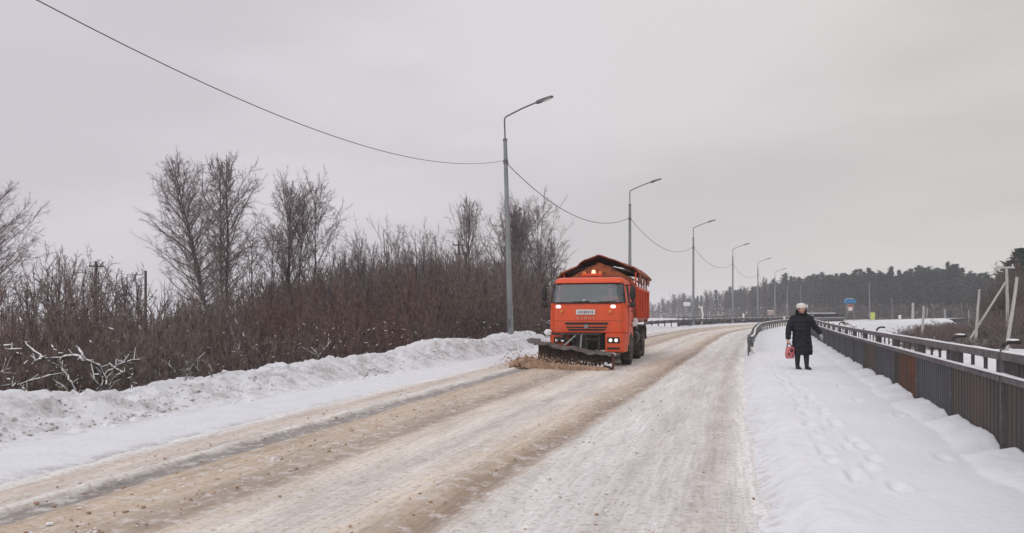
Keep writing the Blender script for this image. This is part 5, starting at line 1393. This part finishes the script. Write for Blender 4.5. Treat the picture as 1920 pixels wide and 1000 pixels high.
top_ = grid_mesh('tarpaulin', U, Vr, zt, M['tarp']); to_ = link('tarpaulin', top_, TR); sm_ = to_.modifiers.new('t', 'SOLIDIFY'); sm_.thickness = .035
for s, a, b in ((1, 2.7, 3.6), (1, 4.4, 5.2), (1, 6.0, 7.4), (-1, 2.6, 4.2), (-1, 5.0, 7.0)):
    sk = MB(); n = 10; pts0 = [Vector((s * 1.30, a + (b - a) * i / n, 2.90)) for i in range(n + 1)]; pts1 = [p + Vector((-s * .03, 0, -.24 - .12 * rgp.random())) for p in pts0]
    sk.loft([[p, p + Vector((-s * .02, 0, 0)), q_ + Vector((-s * .02, 0, 0)), q_] for p, q_ in zip(pts0, pts1)])
    part('tarpaulin_skirt', sk, M['tarp'], to_)

# plough
A = Vector((.86, -1.12, 0)); B = Vector((-1.46, -.52, 0))
PL = link('plough', None, TR)
dirn = (B - A).normalized(); back = Vector((-dirn.y, dirn.x, 0)); back = back if back.y > 0 else -back
n = 22
def blade_pt(t, q, off=0):
    h = .36 + .30 * t; a = q * R(118); Rr = h / (1 - math.cos(R(118)))
    # concave mouldboard: foot forward, middle back, lip forward
    yb = Rr * math.sin(a); zz = .05 + Rr * (1 - math.cos(a))
    return A.lerp(B, t) + back * (yb * .62 + off) + Vector((0, 0, zz))
def blade(o0, o1, q0, q1, m):
    mb = MB(); f0 = []; 
    for o_ in (o0, o1):
        for i in range(n + 1):
            for j in range(m + 1): f0.append(blade_pt(i / n, q0 + (q1 - q0) * j / m, o_))
    S = (n + 1) * (m + 1); fs = []
    for i in range(n):
        for j in range(m):
            a = i * (m + 1) + j; b = a + m + 1; fs += [(a, a + 1, b + 1, b), (S + a, S + b, S + b + 1, S + a + 1)]
    for i in range(n):
        a = i * (m + 1); b = a + m + 1; fs += [(a, b, S + b, S + a)]; a += m; b += m; fs += [(a, S + a, S + b, b)]
    for a0 in (0, n * (m + 1)):
        for j in range(m): a = a0 + j; fs += [(a, a + 1, S + a + 1, S + a)]
    return mb.add(f0, fs)
part('mouldboard', blade(0, .025, 0, 1, 10), M['rust'], PL)
# wide rubber deflector above the lip
fl = MB(); rows = []
for i in range(n + 1):
    t = i / n; p = blade_pt(t, 1); wv = .018 * math.sin(t * 17) + .012 * math.sin(t * 41)
    rows.append([p + Vector((0, 0, .012)) + back * .10, p + back * -.12 + Vector((0, 0, .05 + wv)), p + back * -.27 + Vector((0, 0, -.03 + wv * 1.6)), p + back * -.27 + Vector((0, 0, -.055 + wv * 1.6)), p + back * -.12 + Vector((0, 0, .03 + wv)), p + back * .10 + Vector((0, 0, -.012))])
fl.loft(rows); part('rubber_deflector', fl, M['flap'], PL)
wg = MB(); p = blade_pt(1, 1)
w0 = [p + Vector((.10, -.10, -.06)), p + Vector((.06, .12, .06)), p + dirn * .22 + Vector((0, .10, .085)), p + dirn * .36 + Vector((0, -.04, .045)), p + dirn * .24 + Vector((0, -.20, -.03))]
wg.loft([w0, [q + Vector((0, 0, .03)) for q in w0]]); part('side_wing', wg, M['flap'], PL)
part('cutting_edge', MB().prism([(0, .0), (0, .12), (.03, .13), (.04, .0)], 0, 1, 'y') if False else MB().bar(A + Vector((0, 0, .055)) - back * .02, B + Vector((0, 0, .055)) - back * .02, .025, .12), DK, PL)
part('end_plate', MB().prism([(0, .02), (.0, .12), (-.03, .30), (.06, .44), (.16, .40), (.22, .22), (.2, .02)], -.02, .02, 'x'), M['rust_orange'], PL).location = A + Vector((.02, -.05, 0))
for i in range(7):
    t = (i + .5) / 7; part('blade_rib', MB().path([blade_pt(t, q, .04) for q in np.linspace(0.05, .95, 6)], .022, 4), DK, PL)
fr_ = MB()
fr_.box((-.28, -.22, .955), (1.42, .09, .07)).box((-.28, -.20, .80), (1.2, .05, .05)).box((-.62, -.15, .66), (.06, .12, .62)).box((.38, -.15, .66), (.06, .12, .62)).box((-.12, -.17, .72), (.34, .10, .42))
part('mounting_frame', fr_, DK, PL, bevel=.006)
mid = A.lerp(B, .5)
for a, b, r_ in (((-.30, -.25, .90), blade_pt(.66, .95, -.05), .028), ((-.12, -.25, .92), blade_pt(.42, .95, -.05), .028)):
    part('strut', MB().cyl(a, b, r_, n=8), M['galv'], PL)
for a, b, r_ in (((.38, -.18, .45), blade_pt(.30, .2, .10), .035), ((-.62, -.18, .45), blade_pt(.75, .2, .10), .035), ((-.62, -.18, .9), (-.95, -.35, .62), .03)):
    part('push_arm', MB().cyl(a, b, r_, n=8), DK, PL)
part('hydraulic_cylinder', MB().cyl((-.12, -.22, .80), (-.12, -.60, .45), .045, n=10).cyl((-.12, -.60, .45), (-.12, -.72, .30), .022, n=8), DK, PL)
part('hose', MB().path([(-.3, -.22, .9), (-.36, -.35, .82), (-.30, -.5, .66), (-.15, -.58, .55)], .014, 6), M['black'], PL)
part('hose', MB().path([(.1, -.22, .92), (.16, -.36, .80), (.08, -.5, .62), (-.08, -.58, .5)], .014, 6), M['black'], PL)
part('plough_lamp', MB().ball((.80, -.72, .40), (.13, .07, .055), 10, 6), M['lamp_off'], PL)
sl_ = MB(); rgs = random.Random(9)
for i in range(26):
    t = rgs.random() ** 1.6 * .55; c = A.lerp(B, t) - back * rgs.uniform(.02, .08) + Vector((0, 0, rgs.uniform(.06, .20))); sl_.ball(c, rgs.uniform(.015, .04), 5, 4, .3, rgs)
part('snow', sl_, M['snowcap'], PL)

# driver
def caps(mb, chain, seg=12):
    for (a, ra), (b, rb) in zip(chain[:-1], chain[1:]):
        mb.cyl(a, b, ra, rb, seg); 
    for a, ra in chain: mb.ball(a, ra, seg, 8)
    return mb
u2w = Matrix.Rotation(R(-14.5), 4, 'Z'); dl = Vector((2.18, 21.5, .005)) + (u2w @ Vector((.52, 1.28, 1.49)))
DV = thing('person', 'driver in a red jacket holding the steering wheel inside the orange truck cab', 'person', dl, R(-14.5))
bdy = MB(); caps(bdy, [((0, .02, .08), .16), ((0, .06, .35), .15), ((0, .02, .56), .09), ((0, .0, .66), .055)]); bdy.ball((0, -.03, .78), (.078, .095, .115), 14, 10); bdy.ball((0, -.125, .77), (.014, .02, .02), 8, 5)
for s in (1, -1):
    caps(bdy, [((s * .18, .03, .52), .06), ((s * .25, -.12, .36), .045), ((s * .17, -.44, .42), .032), ((s * .15, -.50, .44), .035)])
    caps(bdy, [((s * .09, 0, .06), .085), ((s * .12, -.42, .06), .06), ((s * .12, -.46, -.30), .045)])
    for k in range(4): caps(bdy, [((s * .15 - .03 + .02 * k, -.52, .45), .012), ((s * .15 - .03 + .02 * k, -.57, .43), .010), ((s * .15 - .03 + .02 * k, -.55, .40), .009)], 6)
link('body', remeshed(bdy, .016, M['skin'], 'body', 1), DV)
jk = MB(); caps(jk, [((0, .02, .05), .20), ((0, .06, .34), .19), ((0, .03, .50), .15)]); jk.ball((0, .02, .57), (.11, .11, .05), 12, 6)
for s in (1, -1): caps(jk, [((s * .17, .03, .50), .10), ((s * .26, -.12, .35), .078), ((s * .18, -.40, .41), .055)])
link('jacket', remeshed(jk, .02, M['jacket'], 'jacket', 2), DV)
part('cap', MB().ball((0, -.01, .86), (.095, .11, .07), 12, 8).box((0, -.14, .85), (.13, .10, .012)), M['black'], DV)

# slush thrown up by the blade
Wm = TR.matrix_world if False else (Matrix.Translation((2.18, 21.5, .005)) @ u2w)
sp = MB(); rgs = random.Random(12)
for i in range(230):
    t = rgs.random(); c = A.lerp(B, t * 1.04) - back * rgs.uniform(.05, .32 + .2 * t); r_ = rgs.uniform(.03, .06 + .09 * t); c.z = r_ * .2
    sp.ball(Wm @ c, (r_ * 1.2, r_ * 1.2, r_ * .9), 7, 5, .25, rgs)
for i in range(300):
    c = B + Vector((rgs.gauss(-.10, .20), rgs.gauss(-.14, .16), 0)); d = abs(c.x - B.x + .22); r_ = rgs.uniform(.025, .11); c.z = max(0, .24 - .34 * d) * rgs.random() ** 1.3
    sp.ball(Wm @ c, r_, 7, 5, .3, rgs)
sm2 = remeshed(sp, .028, M['slush'], 'slush_wave', 1)
co = np.zeros(len(sm2.vertices) * 3); sm2.vertices.foreach_get('co', co); co = co.reshape(-1, 3)
nz_ = fbm(co[:, 0] * 14 + co[:, 2] * 9, co[:, 1] * 14 + co[:, 2] * 6, 3, 90); co[:, 2] += .22 * nz_ * (co[:, 2] > .02); co[:, 0] += .12 * nz_; co[:, 2] += .06 * fbm(co[:, 0] * 40, co[:, 1] * 40 + co[:, 2] * 30, 2, 91) * (co[:, 2] > .03)
sm2.vertices.foreach_set('co', co.ravel()); sm2.update()
struct('slush_wave', sm2, 'stuff')
bits = MB()
for i in range(1500):
    t = rgs.random() ** .6; c = A.lerp(B, t * 1.15) + Vector((rgs.gauss(-.18, .30), rgs.gauss(-.30, .26), 0)); c.z = abs(rgs.gauss(.01, .05 + .17 * t)); bits.ball(Wm @ c, rgs.uniform(.005, .022), 4, 3, .3, rgs)
struct('flying_slush_bits', bits.mesh('flying_slush_bits', M['slush']), 'stuff')

# ================================================================== the walking woman
wx, wy = (1502.5 - CX) / F * 18.45, 18.45
WM = thing('person', 'woman in a long black coat and cream hat walking on the snowy pavement', 'person', (wx, wy, walk_z(wy) - .02), 0)
b = MB()
caps(b, [((0, .01, .86), .15), ((0, .02, 1.08), .135), ((0, .01, 1.25), .13), ((0, 0, 1.33), .07), ((0, -.005, 1.41), .052), ((0, -.01, 1.45), .052)])
b.ball((0, -.015, 1.50), (.076, .092, .112), 18, 14)                     # head
b.ball((0, -.112, 1.488), (.013, .018, .020), 8, 6); b.ball((0, -.085, 1.415), (.028, .022, .018), 8, 6)   # nose, chin
for s in (1, -1): b.ball((s * .078, 0, 1.49), (.012, .022, .03), 8, 6); b.ball((s * .038, -.075, 1.465), (.024, .02, .022), 8, 6)
armL = [((-.20, 0, 1.28), .062), ((-.305, .01, 1.03), .048), ((-.345, -.05, .79), .033), ((-.350, -.055, .74), .036)]
armR = [((.21, 0, 1.28), .062), ((.335, .01, 1.09), .048), ((.445, -.04, .93), .033), ((.452, -.05, .88), .036)]
legs = [[((-.09, .0, .82), .10), ((-.085, .02, .50), .068), ((-.078, .05, .12), .045)], [((.09, 0, .82), .10), ((.095, -.05, .50), .068), ((.098, -.09, .12), .045)]]
for c in (armL, armR, *legs): caps(b, c)
link('body', remeshed(b, .0115, M['skin'], 'body', 1), WM)
ct = MB(); rings = []
for z_, cx_, hw, hd in ((.375, .025, .222, .175), (.40, .025, .245, .19), (.55, .02, .243, .185), (.75, .01, .228, .175), (.92, .0, .222, .165), (1.08, -.005, .232, .165), (1.20, 0, .238, .16), (1.29, 0, .215, .14), (1.35, 0, .15, .115), (1.385, 0, .10, .095)):
    hw *= 1 + .012 * math.sin(z_ * 60)
    rings.append([(cx_ + hw * math.cos(a) * (1 + .03 * math.cos(5 * a + 1) * (1.3 - z_)), hd * math.sin(a) * (1 + .05 * math.sin(4 * a) * (1.3 - z_)), z_) for a in [2 * math.pi * k / 28 for k in range(28)]])
ct.loft(rings)
caps(ct, [((-.19, 0, 1.27), .095), ((-.26, .01, 1.15), .085), ((-.305, .01, 1.03), .078), ((-.335, -.03, .88), .066), ((-.345, -.05, .80), .062)])
caps(ct, [((.20, 0, 1.27), .095), ((.275, .01, 1.17), .085), ((.335, .01, 1.08), .078), ((.40, -.02, .99), .066), ((.445, -.04, .925), .062)])
cme = remeshed(ct, .014, M['coat'], 'coat', 2)
co = np.zeros(len(cme.vertices) * 3); cme.vertices.foreach_get('co', co); co = co.reshape(-1, 3)
nn = np.zeros(len(cme.vertices) * 3); cme.vertices.foreach_get('normal', nn); nn = nn.reshape(-1, 3)
co += nn * (.010 * np.abs(np.sin(co[:, 2:3] * math.pi / .105)) - .004) + nn * (.016 * fbm(co[:, 0] * 7 + co[:, 1] * 5, co[:, 2] * 6, 3, 15))[:, None]
cme.vertices.foreach_set('co', co.ravel()); cme.update(); link('coat', cme, WM)
part('coat_front_seam', MB().path([(.01, -.178, .42), (.01, -.186, .7), (.005, -.175, .95), (.0, -.172, 1.12), (0, -.15, 1.30)], .008, 6), M['boot'], WM)
part('pocket_flap', MB().box((-.12, -.172, .86), (.13, .012, .03), Matrix.Rotation(R(12), 3, 'Y')), M['boot'], WM); part('pocket_flap', MB().box((.13, -.168, .86), (.13, .012, .03), Matrix.Rotation(R(-12), 3, 'Y')), M['boot'], WM)
fc = MB(); rgs = random.Random(31)
for k in range(26):
    a = 2 * math.pi * k / 26; rr = .105 if math.sin(a) < 0 else .10
    fc.ball((rr * math.cos(a) * 1.12, rr * math.sin(a) * 1.0 - .005, 1.385 + .022 * math.sin(a) + rgs.uniform(-.006, .006)), .042, 8, 6, .2, rgs)
for s in (1, -1):
    for z_ in (1.42, 1.46): fc.ball((s * .108, .02, z_), .034, 8, 6, .2, rgs)
link('fur_collar', remeshed(fc, .012, M['fur'], 'fur_collar', 0), WM)
ht = MB().ball((0, .012, 1.588), (.118, .122, .075), 20, 12).ball((0, .01, 1.555), (.098, .108, .045), 20, 8)
for k in range(24):
    a = 2 * math.pi * k / 24; ht.ball((.093 * math.cos(a), .01 + .103 * math.sin(a), 1.545), (.018, .018, .024), 6, 5)
link('hat', remeshed(ht, .010, M['hat'], 'hat', 1), WM)
hr = MB().ball((0, .03, 1.50), (.088, .085, .105), 16, 10)
for s in (1, -1): hr.ball((s * .068, -.045, 1.515), (.02, .035, .035), 8, 6)
link('hair', remeshed(hr, .012, M['hair'], 'hair', 1), WM)
for s in (1, -1):
    part('eye', MB().ball((s * .028, -.098, 1.507), (.011, .006, .007), 8, 6), M['boot'], WM)
    part('eyebrow', MB().box((s * .03, -.103, 1.523), (.03, .008, .006)), M['hair'], WM)
part('mouth', MB().ball((0, -.101, 1.447), (.021, .007, .006), 8, 5), M['red'], WM)
for c in legs:
    (k_, _), (a_, _) = c[1], c[2]; k_ = Vector(k_); a_ = Vector(a_)
    bt = MB(); caps(bt, [(k_.lerp(a_, .05), .080), (k_.lerp(a_, .5), .068), (a_ + Vector((0, .0, -.01)), .052), ((a_.x, a_.y - .02, .055), .048), ((a_.x * 1.08, a_.y - .13, .045), .042), ((a_.x * 1.1, a_.y - .18, .038), .034)])
    bt.box((a_.x, a_.y + .01, .02), (.075, .07, .04)).box((a_.x * 1.05, a_.y - .11, .012), (.085, .22, .024))
    link('boot', remeshed(bt, .011, M['boot'], 'boot', 1), WM)
def glove(hand, dirv, side, curl, mat, name='glove'):
    """palm, four unequal curled fingers and a thumb that leaves the palm's side"""
    h = Vector(hand); d = Vector(dirv).normalized(); s = Vector(side).normalized(); f = d.cross(s).normalized()
    g = MB(); caps(g, [(h - d * .05, .034), (h, .036)]); 
    for k, (o_, L_) in enumerate(((-.030, .060), (-.010, .070), (.011, .066), (.031, .052))):
        p0 = h + s * o_ + d * .02; p1 = p0 + d * (.022 + L_ * .35); d2 = (d * math.cos(curl) + f * math.sin(curl)); p2 = p1 + d2 * L_ * .38; d3 = (d * math.cos(2 * curl) + f * math.sin(2 * curl)); p3 = p2 + d3 * L_ * .28
        caps(g, [(h + s * o_ * .6, .017), (p0, .0135), (p1, .0125), (p2, .0115), (p3, .0095)], 8)
    t0 = h - s * .030 - d * .01; t1 = t0 - s * .026 + d * .020 + f * .008; t2 = t1 - s * .006 + d * .028 + f * .012
    caps(g, [(t0, .018), (t1, .014), (t2, .011)], 8)
    return link(name, remeshed(g, .0045, mat, name, 1), WM)
glove((-.352, -.06, .705), (0.02, -.03, -1), (0, 1, 0), 1.15, M['skin'], 'hand')
glove((.462, -.06, .845), (.10, -.05, -1), (0, 1, 0), .35, M['glove'])
BG = thing('shopping_bag', 'red printed bag with dark patches hanging from the woman\'s hand', 'bag', (wx - .31, wy - .06, walk_z(wy) + .26), 0)
b = MB(); rings = []
for z_, hw, hd in ((0, .085, .05), (.01, .097, .06), (.12, .105, .068), (.24, .102, .055), (.29, .092, .028)):
    rings.append([(hw * math.copysign(abs(math.cos(a)) ** .5, math.cos(a)) + .01 * math.sin(z_ * 30), hd * math.copysign(abs(math.sin(a)) ** .6, math.sin(a)), z_) for a in [2 * math.pi * k / 24 for k in range(24)]])
b.loft(rings); part('bag_body', b, M['bag'], BG)
part('print_patch', MB().ball((.025, -.055, .20), (.05, .022, .055), 8, 6).ball((-.045, -.058, .11), (.03, .016, .04), 8, 6).ball((.05, -.060, .07), (.025, .014, .025), 8, 6), M['bag_dark'], BG)
for y_ in (-.022, .022):
    part('handle', MB().path([(-.065, y_, .275), (-.058, y_, .36), (-.05, y_ * .5, .425), (-.035, y_ * .4, .435), (-.02, y_ * .5, .42), (.02, y_, .35), (.05, y_, .275)], .007, 6), M['bag_dark'], BG)

# ================================================================== haze
hb = MB().box((0, 2400, 12.5), (6600, 5400, 39)); hz_me = hb.mesh('haze', M['snow'], smooth=False); hz_me.materials.clear()
hm = bpy.data.materials.new('winter_haze'); hm.use_nodes = True; t = hm.node_tree
for n_ in list(t.nodes): t.nodes.remove(n_)
oo = N(t, 'ShaderNodeOutputMaterial'); pv = N(t, 'ShaderNodeVolumePrincipled'); pv.inputs['Color'].default_value = (.93, .955, 1.0, 1); pv.inputs['Density'].default_value = .0006
pv.inputs['Anisotropy'].default_value = .0
t.links.new(pv.outputs[0], oo.inputs['Volume']); hz_me.materials.append(hm)
ho = link('haze', hz_me); ho['kind'] = 'stuff'
